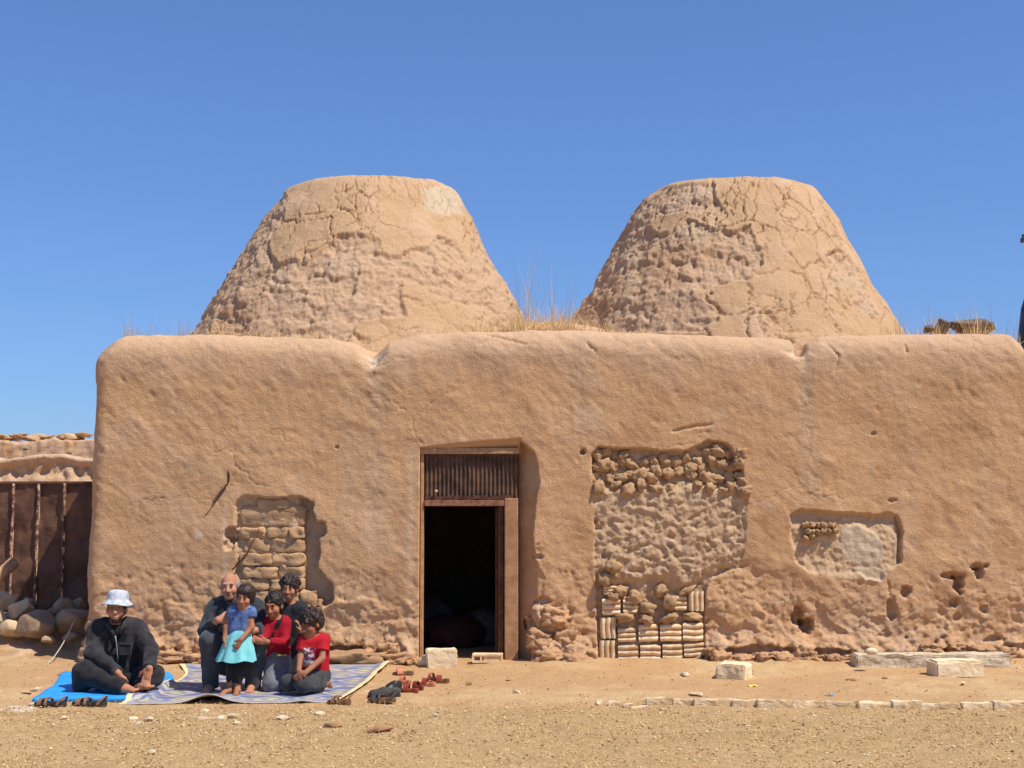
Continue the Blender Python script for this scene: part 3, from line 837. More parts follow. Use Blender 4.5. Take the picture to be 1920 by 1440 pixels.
for px, py, a, b in [(1150, 1062, 14, 14), (1135, 1085, 13, 12), (1172, 1158, 16, 9), (1212, 1163, 14, 9), (1255, 1160, 17, 8), (1300, 1157, 18, 8), (1257, 1130, 13, 15), (1165, 1108, 13, 10), (1305, 1240, 16, 7), (1150, 1118, 12, 8), (1215, 1140, 15, 12), (1190, 1120, 12, 12), (1240, 1108, 12, 10), (1290, 1108, 16, 7)]:
    lump(px, py, a, b, dpt=0.13, sink=0.1)
# little clay knobs in the small opening
for k in range(14):
    lump(1513 + (k % 6) * 10.5 + random.uniform(-2, 2), 986 + (k // 6) * 11 + random.uniform(-2, 2), 6.5, 6, dpt=0.09, sink=0.15)

# rough mud bricks in the left window
def mbrick(w, h, dpt, seed):
    bm = bmesh.new()
    bmesh.ops.create_cube(bm, size=1)
    bmesh.ops.subdivide_edges(bm, edges=bm.edges[:], cuts=5, use_grid_fill=True)
    v = np.array([q.co[:] for q in bm.verts], np.float32)
    mx_ = np.abs(v * 2); r = np.linalg.norm(np.maximum(mx_ - 0.55, 0), axis=1) / 0.45
    v = v / np.maximum(r, 1)[:, None] ** 0.30
    v = v * np.array((w, dpt, h), np.float32)
    q = v + seed * 3.7
    v[:, 1] += 0.030 * fbm(q, 13, 4, seed) + 0.012 * fbm(q, 40, 2, seed + 1); v[:, 2] += 0.022 * fbm(q, 12, 3, seed + 3); v[:, 0] += 0.022 * fbm(q, 12, 3, seed + 5)
    for a, b in zip(bm.verts, v): a.co = b
    return bm_mesh('mud_brick', bm, True)
ys = [(991, 1008), (1012, 1036), (1040, 1060), (1064, 1084), (1088, 1106), (1110, 1128), (1132, 1152), (1156, 1176), (1180, 1204)]
sd_ = 0
for r_, (t, b) in enumerate(ys):
    px = 447 + (r_ % 2) * 6
    end = 568 if r_ < 5 else 592
    while px < end - 18:
        w = random.uniform(38, 66)
        if end - (px + w) < 22: w = end - px
        X, Z = W(px + w / 2, (t + b) / 2)
        o = put('mud_brick', mbrick(w / 184 + 0.004, (b - t) / 184 + 0.020, 0.13, sd_), M_MBRICK, house, local(X, WY + 0.122 + random.uniform(-.015, .018), Z))
        o.rotation_euler = (0, random.uniform(-.04, .04), random.uniform(-.06, .06))
        px += w + 2; sd_ += 1
X, Z = W(508, 968)
put('mud_slab', mbrick(125 / 184, 42 / 184, 0.08, 91), M_MBRICK, house, local(X, WY + 0.125, Z))
X, Z = W(510, 945)
put('mud_slab', mbrick(60 / 184, 18 / 184, 0.08, 93), M_LUMP, house, local(X, WY + 0.112, Z))

# stones in the footing and in the broken base
FST = [lump_mesh('stone', 300 + i, 0.55, 4) for i in range(6)]
for (px, py, a, b, dpt) in [(660, 1232, 62, 13, .25), (750, 1236, 30, 14, .22), (725, 1214, 20, 10, .15), (320, 1232, 40, 11, .2), (270, 1234, 22, 10, .2), (370, 1236, 20, 10, .2), (590, 1136, 16, 14, .2), (598, 1160, 18, 14, .2),
                            (1012, 1200, 24, 18, .2), (1042, 1158, 26, 18, .22), (1030, 1232, 30, 18, .25), (1076, 1238, 26, 16, .25), (1000, 1170, 12, 14, .15), (1062, 1196, 22, 16, .15), (1100, 1242, 18, 11, .2),
                            (1348, 1236, 22, 15, .25), (1395, 1240, 20, 11, .2), (1430, 1236, 18, 11, .2), (1466, 1236, 18, 10, .2), (1500, 1240, 16, 9, .2), (1518, 1230, 12, 11, .2), (1556, 1234, 14, 9, .2), (1585, 1238, 16, 8, .2), (1330, 1222, 12, 8, .15),
                            (1745, 1216, 20, 10, .2), (1790, 1214, 16, 10, .2), (1835, 1218, 26, 11, .2), (1890, 1224, 20, 12, .2), (560, 1226, 24, 12, .2), (480, 1228, 30, 12, .2), (775, 1240, 12, 10, .2)]:
    o = lump(px, py, a, b, 'stone', M_FSTONE, FST, 0.58 if px in (1012, 1042, 1030, 1000, 1062) else 0.42, dpt)
    o.rotation_euler = (0, random.uniform(-.12, .12), random.choice((0, math.pi)))

# peg with a loose wire on the wall, wires hanging
M_WIRE = mat('rusty_wire', rgb(110, 78, 62), rgb(80, 58, 48), 20, 0.7)
def wl(px, py, off):
    X, Z = W(px, py); return local(X, surfY(X, Z) - off, Z)
put('wall_peg', tube_mesh('wall_peg', [wl(430, 884, .10), wl(429, 893, .05), wl(427, 905, .03), wl(412, 926, .02), wl(396, 950, .012)], [.013, .016, .009, .007, .005], 6), M_WIRE, house)
put('wire', tube_mesh('wire', [wl(395, 952, .012), wl(386, 964, .008), wl(384, 967, .006)], .004, 5), M_WIRE, house)
X0_, Z0_ = W(484, 994)
st = empty('stick', P(436, 1068, WY - 0.06), 'thin dark stick leaning across the left blocked window', 'stick')
st_m = tube_mesh('stick', [(0, 0, 0), (0.12, 0.10, 0.155), P(486, 992, WY + 0.03) - st.location], [.008, .010, .007], 6)
bpy.data.objects.remove(st)
tag(put('stick', st_m, M_WOODD, None, P(436, 1068, WY - 0.06)), 'thin dark stick leaning across the blocked left window', 'stick')

# stones lying on the doorstep
M_LIME = mat('pale_limestone', rgb(238, 222, 190), rgb(220, 196, 156), 5, 0.9, ((30, 110), (0.010, 0.003)), 0.15, lo=0.3, hi=0.6)
M_LIMEG = mat('greyish_limestone', rgb(214, 200, 174), rgb(176, 154, 124), 26, 0.92, ((26, 90), (0.02, 0.006)), 0.15)
def block(name, c, s, rotz, m, seed, bev=0.012, rough=0.010):
    bm = bmesh.new()
    bmesh.ops.create_cube(bm, size=1)
    bmesh.ops.scale(bm, vec=Vector(s), verts=bm.verts)
    n = [max(1, int(q / 0.04)) for q in s]
    bmesh.ops.bevel(bm, geom=bm.edges[:], offset=bev, segments=2, affect='EDGES')
    bmesh.ops.subdivide_edges(bm, edges=[e for e in bm.edges if e.calc_length() > 0.06], cuts=int(min(14, max(s) / 0.05)), use_grid_fill=True)
    v = np.array([q.co[:] for q in bm.verts], np.float32) + seed * 2.3
    off = np.stack([fbm(v, 6, 3, seed + k) for k in range(3)], 1) * rough * 1.5 + np.stack([fbm(v, 25, 2, seed + 9 + k) for k in range(3)], 1) * rough * 0.35
    for q, o_ in zip(bm.verts, off): q.co += Vector(o_)
    me_ = bm_mesh(name, bm, False)
    o = put(name, me_, m, None, c)
    o.rotation_euler = (0, 0, rotz)
    return o
q = G(826, 1254); o = block('doorstep_stone', (q.x, q.y + 0.12, 0.085), (0.30, 0.2, 0.19), 0.15, M_LIME, 5); tag(o, 'pale squared stone lying on the left of the door threshold', 'stone')
q = G(800, 1250); o = put('doorstep_stone', rock_mesh('doorstep_stone', (.16, .14, .12), 21, .25, 3), M_LIME, None, (q.x - .01, q.y - 0.02, .05)); tag(o, 'white chalky lump at the foot of the left door jamb', 'stone')
q = G(914, 1247)
bm = bmesh.new()
for zc, yc, sx in [(0.04, 0, .30), (-0.025, 0, .30), (0.008, 0.05, .30), (0.008, -0.05, .005)]:
    bm_box(bm, (0, 0, zc) if yc == 0 else (0.02 * (yc < 0), yc, zc), (sx, 0.14 if yc == 0 else 0.02, 0.025 if yc == 0 else 0.05), 0.004)
for xx in (-0.142, -0.06, 0.142): bm_box(bm, (xx, -0.058, 0.008), (0.022, 0.02, 0.05), 0.003)
bm_box(bm, (0.05, -0.052, 0.008), (0.17, 0.02, 0.046), 0.006)
o = put('hollow_brick', bm_mesh('hollow_brick', bm), M_BRICK, None, (q.x, q.y + .07, 0.055)); o.rotation_euler = (0, 0, -0.08)
tag(o, 'hollow clay brick lying on the right of the door threshold', 'brick')

# sacks in the dark room
M_SACK = mat('dark_red_sack', rgb(100, 56, 48), rgb(70, 42, 38), 8, 0.9, ((30,), (0.006,)))
M_SACKG = mat('grey_sack', rgb(112, 102, 96), rgb(80, 74, 70), 8, 0.9, ((30,), (0.006,)))
for px, py, yy, s, m_, lab, sd2 in [(850, 1215, 15.2, (.75, .6, .42), M_SACK, 'dark red sack on the floor inside the doorway', 4), (912, 1205, 15.5, (.5, .6, .5), M_SACKG, 'grey sack at the right inside the dark doorway', 6), (812, 1195, 15.9, (.6, .6, .62), M_SACKG, 'grey sack at the left far inside the dark doorway', 9)]:
    X = P(px, py, yy).x
    tag(put('sack', rock_mesh('sack', s, sd2, 0.25, 3), m_, None, (X, yy, s[2] * 0.36)), lab, 'sack')

# ------------------------------------------------------------------ stones and dry grass on the roof
M_DSTONE = mat('grey_brown_stone', rgb(140, 124, 112), rgb(104, 90, 82), 5, 0.9, ((20, 70), (0.02, 0.006)), 0.2)
for px, py, a, b, yy, lab, sd2 in [(1766, 612, 26, 24, WY + .75, 'small grey stone on the right roof edge', 31), (1816, 608, 72, 30, WY + .9, 'flat grey brown slab resting on the right roof edge', 33), (1846, 612, 34, 24, WY + 1.0, 'brown stone at the right end of the slab on the roof', 35), (1740, 617, 14, 14, WY + .7, 'smallest brown pebble on the right roof edge', 36)]:
    q = P(px, py + 4, yy)
    tag(put('roof_stone', hull_mesh('roof_stone', (a / 145, .38, b / 125), sd2, 18), M_DSTONE, None, (q.x, q.y, q.z + .02)), lab, 'stone')
M_DRY = mat('dry_grass', rgb(236, 210, 160), rgb(212, 172, 112), 30, 0.9, None, 0.1, lo=0.3, hi=0.7)
M_DRYD = mat('dead_stalks', rgb(206, 178, 134), rgb(170, 142, 104), 30, 0.9)
def blades(name, spots, m, label, cat='grass'):
    """spots: (x, y, z, count, spread_x, spread_y, hmin, hmax, width, lean)"""
    V, F = [], []
    for (x_, y_, z_, n, sx, sy, h0, h1, w, lean) in spots:
        for _ in range(n):
            bx, by = x_ + random.gauss(0, sx), y_ + random.gauss(0, sy)
            h = random.uniform(h0, h1) * math.exp(-((bx - x_) / (2.2 * sx + 1e-6)) ** 2)
            a = random.uniform(0, 6.283); le = random.uniform(0, lean) * h
            dx, dy = math.cos(a) * le, math.sin(a) * le
            h *= .55 + .9 * max(0.0, .5 + .5 * math.sin(bx * 9.0 + 2.1 * math.sin(bx * 23.0)))
            ww = w * random.uniform(.6, 1.3); pa = random.uniform(0, 3.14); wx_, wy_ = math.cos(pa) * ww, math.sin(pa) * ww
            i = len(V)
            V += [(bx - wx_, by - wy_, z_ - .03), (bx + wx_, by + wy_, z_ - .03), (bx + dx * .35 + wx_ * .7, by + dy * .35 + wy_ * .7, z_ + h * .55), (bx + dx * .35 - wx_ * .7, by + dy * .35 - wy_ * .7, z_ + h * .55),
                  (bx + dx + wx_ * .15, by + dy + wy_ * .15, z_ + h), (bx + dx - wx_ * .15, by + dy - wy_ * .15, z_ + h)]
            F += [(i, i + 1, i + 2, i + 3), (i + 3, i + 2, i + 4, i + 5)]
    me_ = npmesh(name, V, F, False)
    return tag(put(name, me_, m), label, cat, None, 'stuff')
def rs(px, yy, n, sx, h0, h1, w=.003, lean=.6, sy=.15, zadd=0.0):
    q = P(px, 620, yy); return (q.x, yy, 3.28 + zadd * .7, n, sx, sy, h0, h1, w, lean)
# low earth mound between the domes
q = P(1035, 612, WY + 1.1)
me = rock_mesh('roof_mound', (1.35, 1.0, .38), 44, .16, 4)
o = put('roof_mound', me, M_ROOF, None, (q.x, WY + 1.35, 3.46)); tag(o, 'low earth mound between the two domes on the roof', 'mound')
blades('roof_grass', [rs(1035, WY + .95, 1000, .36, .10, .36, .003, 1.3, .12, .15), rs(985, WY + .8, 650, .30, .10, .34, .003, 1.3, .14, .07), rs(1085, WY + .8, 450, .26, .10, .28, .003, 1.3, .12, .07), rs(1020, WY + 1.3, 300, .30, .10, .22, .003, 1.2, .15, .33), rs(920, WY + .5, 260, .25, .12, .30, .004, .8, .08),
                      rs(850, WY + .48, 120, .3, .1, .22, .004, .8, .06), rs(1180, WY + .5, 160, .22, .1, .24, .004, .8, .06), rs(430, WY + .5, 240, .4, .10, .20, .004, .9, .06), rs(580, WY + .5, 120, .3, .10, .18, .004, .9, .06),
                      rs(1815, WY + .7, 420, .18, .16, .30, .004, 1.0, .1), rs(1745, WY + .7, 200, .12, .16, .28, .004, 1.0, .1), rs(1870, WY + .7, 90, .14, .1, .22, .004, 1.0, .1), rs(1690, WY + .7, 70, .15, .12, .26, .004, 1.0, .1)], M_DRY, 'golden dry grass growing along the roof between the domes')
blades('roof_weeds', [rs(245, WY + .45, 130, .07, .12, .30, .0022, .7, .06), rs(295, WY + .5, 60, .12, .1, .26, .002, .7, .06), rs(330, WY + .5, 90, .10, .12, .30, .002, .7, .06), rs(363, WY + .5, 60, .08, .1, .26, .002, .7, .06), rs(985, WY + 1.1, 120, .16, .5, .95, .002, .5, .2), rs(1045, WY + 1.1, 60, .14, .5, .85, .002, .5, .2),
                      rs(1760, WY + .8, 50, .2, .2, .55, .002, .9, .1), rs(1830, WY + .8, 50, .15, .2, .45, .002, .9, .1), rs(1822, WY + .8, 3, .006, .58, .62, .003, .05, .02), rs(1690, WY + .9, 60, .1, .2, .45, .002, .8, .1), rs(1890, WY + .8, 24, .1, .2, .4, .002, .9, .1)], M_DRYD, 'thin grey dead stalks standing along the roof edge', 'weeds')
# ================================================================== left of the house: gate, rocks, ruins
GYP = 15.6
M_GATE = mat('brown_painted_iron', rgb(118, 82, 62), rgb(70, 48, 38), 3.0, 0.6, ((5, 40), (0.03, 0.003)), 0.35)
M_SEAM = mat('chipped_weld', rgb(190, 150, 126), rgb(100, 68, 58), 16, 0.7, ((50,), (0.004,)), 0.3, lo=0.42, hi=0.52)
ga, gb = P(-60, 905, GYP), P(250, 905, GYP)
gate = empty('iron_gate', ((ga.x + gb.x) / 2, GYP, 0), 'brown sheet iron gate with welded seams left of the house', 'gate')
gtop = ga.z
edges_ = [-100, -30, 24, 71, 120, 250]
for k in range(len(edges_) - 1):
    l, r = P(edges_[k], 1000, GYP).x + .008, P(edges_[k + 1], 1000, GYP).x - .008
    nx_, nz_ = 16, 40
    V = []
    for i in range(nx_ + 1):
        for j in range(nz_ + 1):
            V.append((l + (r - l) * i / nx_, GYP, gtop * j / nz_))
    V = np.array(V, np.float32)
    V[:, 1] += 0.035 * fbm(V + k * 5, 2.6, 3, 400 + k) + 0.012 * fbm(V + k * 5, 8, 2, 410)
    V -= np.array((gate.location.x, GYP, 0), np.float32)
    put('sheet', npmesh('sheet', V, grid_faces(nx_ + 1, nz_ + 1)), M_GATE, gate)
for e in edges_[1:-1]:
    X = P(e, 1000, GYP).x
    pts = [(X - gate.location.x + random.uniform(-.008, .008), -0.03 + random.uniform(-.008, .008), z_) for z_ in np.linspace(0, gtop - .01, 22)]
    put('seam', tube_mesh('seam', pts, [random.uniform(.009, .020) for _ in pts], 6), M_SEAM, gate)
bm = bmesh.new(); bm_box(bm, (0, 0, gtop), (gb.x - ga.x + .4, .06, .03), .005)
put('top_rail', bm_mesh('top_rail', bm), M_GATE, gate)

# mud walls behind
M_ROCKR = mat('pale_rubble', rgb(206, 172, 132), rgb(176, 140, 104), 3, .92, ((14, 60), (.02, .006)), .1, rand=.15)  # paler stone mix for the top of the ruined wall
M_MUDF = vcol_mat('ruined_mud', 0.15, (9, 40), (0.04, 0.012), spscale=25)
def ruin(name, x0, x1, yy, top, thick, seed, label, crust):
    nx_, nz_ = int((x1 - x0) / .05), 70
    X = np.repeat(np.linspace(x0, x1, nx_), nz_); vv = np.tile(np.linspace(0, 1, nz_), nx_)
    tz = top + 0.10 * fbm(np.stack([X, X * 0, X * 0], 1), .9, 4, seed) + .05 * fbm(np.stack([X, X * 0 + 4, X * 0], 1), 5, 2, seed + 1)
    f = np.clip(vv / .8, 0, 1); g = np.clip((vv - .8) / .2, 0, 1)
    Z = tz * f + 0.02 * np.sin(g * math.pi); Y = yy + g * thick
    p_ = np.stack([X, Y, Z], 1).astype(np.float32)
    dd = .06 * fbm(p_, 1.2, 3, seed + 2) + .045 * fbm(p_, 6, 3, seed + 4)
    c_ = cmix(np.broadcast_to(C_MUDL * .95, (len(X), 3)), C_MUD, sstep(0, .6, fbm(p_, 2, 3, seed + 6)))
    if crust:
        up = sstep(tz - .42, tz - .26, Z) * sstep(tz - .05, tz - .13, Z)
        dd -= up * (.04 + .10 * np.clip(fbm(p_ * np.array((1, 1, .55), np.float32), 9, 3, seed + 8) + .3, -.2, 1))
        c_ = cmix(c_, C_ROUGH, up * .6)
    p_[:, 1] -= dd * (g < .5)
    b_ = p_.copy(); 
    o_ = np.array(((x0 + x1) / 2, yy, 0), np.float32)
    back = p_.reshape(nx_, nz_, 3)[:, -1].copy(); backb = back.copy(); backb[:, 2] = -.1
    n0 = len(p_)
    Fq = grid_faces(nx_, nz_)
    i1 = np.arange(nx_) * nz_ + nz_ - 1; i2 = n0 + np.arange(nx_)
    Fb = np.stack([i1[:-1], i1[1:], i2[1:], i2[:-1]], 1)
    cc = np.concatenate([c_, c_[i1]])
    return put(name, npmesh(name, np.concatenate([p_, backb]) - o_, np.concatenate([Fq, Fb]), True, cc), M_MUDF, None, tuple(o_)), o_
o, _ = ruin('mud_wall', -16, -5.0, 21.0, P(60, 858, 21).z, .5, 500, '', True)
tag(o, 'low eroded mud wall behind the iron gate with a crumbling band', 'wall')
o, _ = ruin('ruined_wall', -26, -5.5, 31.0, P(60, 824, 31).z, .8, 520, '', False)
tag(o, 'higher ruined mud wall topped with loose stones far behind the gate', 'wall')
for k in range(34):
    px = -60 + k * 6.6 + random.uniform(-3, 3)
    s = random.uniform(.16, .42)
    q = P(px, 824 - random.uniform(0, 6), 31.3)
    st_ = put('stone', hull_mesh('stone', (s * 1.4, s, s * .5), 540 + k, 12, .06), M_ROCKR, o, Vector((q.x, 31.3 + random.uniform(-.2, .3), q.z + random.uniform(-.05, .06))) - o.location)
for px, py in [(48, 842), (88, 862), (130, 850)]:
    q = P(px, py, 30.9)
    put('stone', rock_mesh('stone', (.12, .1, .07), 590 + px, .25, 2), M_DSTONE, o, q - o.location)

# rocks piled by the gate
M_ROCK = mat('shaded_rock', rgb(178, 152, 122), rgb(146, 120, 94), 3, 0.92, ((14, 60), (0.02, 0.006)), 0.15, rand=0.12)  # darker copy for rocks in the house shadow, shade put into the colour
M_ROCKP = mat('sunlit_rock', rgb(214, 192, 158), rgb(184, 158, 122), 3, 0.92, ((14, 60), (0.02, 0.006)), 0.15, rand=0.08)  # lighter copy for the sunlit rocks at the left, sunlight put into the colour
rocks = [  # px, py centre, w, h px, depth, pale sunlit copy, tilt, label
    (8, 1127, 34, 30, 14.75, 1, .5, 'pale rock at the left edge of the pile, half out of view'), (38, 1143, 44, 40, 14.6, 1, .5, 'pale angular rock near the top left of the pile'), (20, 1178, 46, 38, 14.3, 1, .1, 'pale rounded rock at the lower left of the pile'),
    (68, 1172, 86, 50, 14.3, 0, -.45, 'biggest rounded rock of the pile, leaning to the right'), (117, 1139, 38, 30, 14.9, 0, 0, 'round grey rock at the top of the pile against the gate'), (136, 1165, 66, 42, 14.4, 0, -.12, 'large oval rock of the pile beside the house corner'),
    (146, 1136, 26, 28, 15.0, 0, .4, 'small upright rock of the pile next to the house corner'), (131, 1196, 30, 18, 14.1, 0, 0, 'low rock under the large oval rock'), (90, 1200, 24, 14, 14.0, 0, 0, 'flat rock at the foot of the biggest rock'), (98, 1150, 22, 18, 15.0, 0, 0, 'small rock wedged between the round grey rock and the biggest rock'),
    (-8, 1160, 40, 36, 14.5, 1, 0, 'pale rock cut by the left picture edge below the log'), (52, 1128, 20, 14, 15.1, 0, 0, 'little rock against the gate behind the pale angular rock')]
for i, (px, py, w, h, yy, pale, tl, lab) in enumerate(rocks):
    q = P(px, py, yy); sc_ = yy / FPX
    o = put('rock', hull_mesh('rock', (w * sc_ * 1.32, w * sc_ * 1.0, h * sc_ * 1.3), 600 + i, 15, .14, .06), M_ROCKP if pale else M_ROCK, None, q)
    o.rotation_euler = (0, tl, random.uniform(-.3, .3))
    tag(o, lab, 'rock', 'rocks piled by the iron gate')
# rubble mound carrying the rocks
mx_, my_ = np.meshgrid(np.linspace(-7.2, -4.4, 60), np.linspace(13.6, 15.55, 46), indexing='ij')
pz_ = np.stack([mx_.ravel(), my_.ravel(), mx_.ravel() * 0], 1).astype(np.float32)
hz_ = 0.02 + 0.34 * sstep(13.75, 15.0, pz_[:, 1]) * (0.75 + .25 * sstep(-4.6, -5.4, pz_[:, 0])) * sstep(-4.35, -4.55, pz_[:, 0]) + .05 * fbm(pz_, 2.5, 4, 640) * sstep(13.6, 14.2, pz_[:, 1])
edge_ = np.minimum.reduce([sstep(13.6, 13.8, pz_[:, 1]), sstep(-7.2, -6.9, pz_[:, 0])])
pz_[:, 2] = gz(pz_[:, 0], pz_[:, 1]) * 1 - .03 + edge_ * (hz_ + .02 - .18 * np.exp(-(((pz_[:, 0] + 5.3) / 0.75) ** 2 + ((pz_[:, 1] - 14.9) / 0.7) ** 2)))
gcol = cmix(np.broadcast_to(c_dust * .9, (len(pz_), 3)), C_ROUGH, sstep(0, .5, fbm(pz_, 3, 3, 644)))
tag(put('earth_mound', npmesh('earth_mound', pz_, grid_faces(60, 46), True, gcol), M_GROUND), 'heap of earth under the rocks by the gate', None, None, 'structure')
# log
q0, q1 = P(-22, 1098, 14.4), P(27, 1054, 14.7)
o = put('log', tube_mesh('log', [(0, 0, 0), (q1 - q0) * .5 + Vector((0, 0, .01)), (q1 - q0) * .98, (q1 - q0)], [.062, .066, .070, .058], 10), M_WOOD, None, q0)
tag(o, 'short wooden log propped up on the rocks at the left edge', 'log')
# cord from the rocks to the ground
q0 = P(141, 1160, 14.05); q1 = G(88, 1247)
pts = [(q0.lerp(q1, t) - q0) + Vector((0, 0, -.05 * math.sin(t * 3.14))) for t in np.linspace(0, 1, 10)]
tag(put('cord', tube_mesh('cord', pts, .006, 5), mat('pale_cord', rgb(196, 184, 166)), None, q0), 'thin pale cord stretched from the rocks down to the ground', 'cord')

# utility pole at the right edge
M_POLE = mat('dark_steel', rgb(78, 82, 88), rgb(58, 60, 66), 6, 0.5, ((30,), (0.002,)), 0.4, 0.3)
pole = empty('street_pole', (P(1935, 650, 20).x, 20, 0), 'dark metal pole rising behind the right end of the house', 'pole')
pz0 = P(1930, 580, 20).z
put('shaft', tube_mesh('shaft', [(-.09, 0, 0), (-.05, 0, 2.4)] + [tuple(P(a_, b_, 20) - pole.location) for a_, b_ in ((1935, 650), (1937, 580), (1940, 545), (1943, 450), (1960, 100), (1964, 0))], [.24, .23, .215, .175, .115, .10, .08, .07], 14), M_POLE, pole)
hb = P(1930, 450, 20).z
bm = bmesh.new(); bm_box(bm, (P(1932, 452, 20).x - pole.location.x, 0, hb), (.27, .12, .07), .01); bm_box(bm, (P(1920, 452, 20).x - pole.location.x, 0, hb + .06), (.05, .05, .06), .008)
put('bracket', bm_mesh('bracket', bm), M_POLE, pole)

# ------------------------------------------------------------------ dressed limestone at the right
def gblock(l, r, topy, boty, dep, m, label, seed, rotz=0.0, bev=.012, name='stone_block', cat='stone block', rough=.010):
    a, b = G(l, boty), G(r, boty)
    yy = a.y; s = yy / FPX
    h = (boty - topy) * s * 0.97 - dep * CAMH / yy
    h = max(h, .06)
    z0 = gz1((a.x + b.x) / 2, yy + dep / 2)
    o = block(name, ((a.x + b.x) / 2, yy + dep / 2, z0 + h / 2 - .015), (b.x - a.x, dep, h + .03), rotz, m, seed, bev, rough)
    tag(o, label, cat); return o
gblock(1353, 1409, 1239, 1273, .26, M_LIME, 'small cubic limestone block in front of the bricked doorway', 11, -.42, .014)
gblock(1604, 1898, 1228, 1256, .22, M_LIMEG, 'long rough limestone beam lying along the foot of the wall', 13, .012, .014, rough=.016)
gblock(1752, 1847, 1235, 1270, .24, M_LIME, 'short smooth limestone block lying in front of the long beam', 17, .10, .02)
q = G(1642, 1230); tag(put('stone', rock_mesh('stone', (.12, .1, .07), 71, .2, 2), M_LIME, None, (P(1642, 1224, 12.8).x, 12.95, .20)), 'small white stone lying on top of the long limestone beam', 'stone')
# kerb
M_KERB = mat('dusty_white_stone', rgb(230, 208, 172), rgb(200, 168, 124), 9, .92, ((30, 100), (.012, .004)), .1, rand=.08)
kerb = empty('stone_kerb', (G(1560, 1322).x, G(1560, 1322).y, 0), 'broken line of low white edging stones across the right foreground', 'kerb')
kx0 = [(1120, 1142, 1317), (1144, 1166, 1320), (1170, 1184, 1324), (1186, 1214, 1326), (1216, 1262, 1317), (1264, 1300, 1317), (1303, 1372, 1318), (1375, 1420, 1319), (1423, 1484, 1320), (1488, 1548, 1320), (1552, 1610, 1320), (1613, 1676, 1321), (1680, 1728, 1322), (1731, 1792, 1322), (1812, 1862, 1324), (1866, 1930, 1324), (1934, 2010, 1325)]
for i, (l, r, py) in enumerate(kx0):
    a, b = G(l, py + 4), G(r, py + 4)
    thin = i < 4
    h, dpt = (.03, .06) if thin else (.052 + random.uniform(-.006, .006), .08 + random.uniform(-.02, .02))
    o = block('edging_stone', (0, 0, 0), (b.x - a.x + .026, dpt, h + .06), random.uniform(-.03, .03), M_KERB, 100 + i, .006, .013)
    o.parent = kerb
    o.location = Vector(((a.x + b.x) / 2, a.y + dpt / 2, gz1(a.x, a.y) + h / 2 - .03 + random.uniform(-.006, .006))) - kerb.location

# loose stones
M_CHIP = mat('chalk_stone', rgb(222, 206, 176), rgb(190, 164, 126), 8, 0.95, ((30,), (0.01,)), 0.1, rand=0.08)
M_BRST = mat('brown_stone', rgb(178, 138, 98), rgb(146, 110, 78), 8, 0.95, ((30,), (0.01,)), 0.1, rand=0.1)
loose = [(623, 1355, 34, 15, 0, 'brown flat stone left of a similar one below the woven mat'), (713, 1362, 42, 20, 0, 'brown rough stone in the foreground below the dark shoes'), (434, 1338, 24, 13, 1, 'white stone before the front edge of the woven mat'), (447, 1350, 18, 10, 1, 'small white stone nearest the viewer below the curled mat edge'),
         (286, 1410, 16, 10, 1, 'lone white pebble in the bottom left foreground'), (968, 1295, 14, 11, 1, 'small white stone between the door and the kerb'), (1284, 1261, 20, 12, 1, 'pale pointed stone before the stacked bricks'), (1805, 1279, 12, 10, 1, 'little white stone in front of the smooth limestone block'),
         (1660, 1271, 14, 6, 0, 'small brown stone in front of the long beam'), (1597, 1274, 24, 7, 0, 'flat brown stone left of the long beam'), (953, 1272, 12, 7, 0, 'small brown stone right of the doorway on the dust'), (880, 1277, 12, 6, 0, 'tiny brown stone in front of the doorway'),
         (63, 1318, 20, 10, 1, 'white stone beside the left dark sandal'), (120, 1344, 16, 8, 1, 'small white stone below the left dark sandals'), (280, 1345, 22, 9, 1, 'flat white stone below the blue mat'), (250, 1344, 18, 8, 1, 'chalky stone left of the flat white one below the blue mat'), (415, 1342, 22, 8, 1, 'flat white stone left of the white stone by the mat'), (530, 1342, 30, 9, 1, 'broad flat white stone below the middle of the woven mat'), (600, 1335, 26, 7, 1, 'flat white stone under the right half of the woven mat'), (385, 1330, 20, 6, 1, 'thin pale stone touching the curled edge of the mat'),
         (118, 1258, 30, 16, 0, 'dusty flat stone behind the blue mat'), (70, 1290, 24, 12, 1, 'pale dusty stone at the left of the blue mat'), (50, 1297, 18, 9, 1, 'small pale stone at far left of the blue mat'), (1310, 1300, 34, 5, 1, 'flat pale slab flush with the dust behind the kerb'), (817, 1340, 12, 7, 1, 'small white pebble below the row of red sandals'), (1121, 1318, 12, 10, 1, 'white pebble at the left end of the kerb')]
for i, (px, py, w, h, pale, lab) in enumerate(loose):
    q = G(px, py + h / 2); s = q.y / FPX
    o = put('loose_stone', hull_mesh('loose_stone', (w * s * 1.3, w * s, max(h * s * 1.05, .04)), 700 + i, 14, .08, .05), M_CHIP if pale else M_BRST, None, (q.x, q.y, gz1(q.x, q.y) + h * s * .2))
    o.rotation_euler = (0, 0, random.uniform(0, 6))
    tag(o, lab, 'stone', 'loose stones on the ground')
# scraps
for px, py, c, lab in [(1411, 1288, (232, 206, 60), 'crumpled yellow scrap lying on the dust'), (1556, 1302, (110, 158, 176), 'pale blue scrap lying on the dust behind the kerb')]:
    q = G(px, py)
    V = [];
    for i in range(6):
        for j in range(4): V.append((-.04 + .016 * i, -.02 + .013 * j, random.uniform(0, .016)))
    tag(put('litter', npmesh('litter', V, grid_faces(6, 4), False), mat('plastic_scrap', rgb(*c), None, 5, .5), None, (q.x, q.y, gz1(q.x, q.y) + .006)), lab, 'litter')

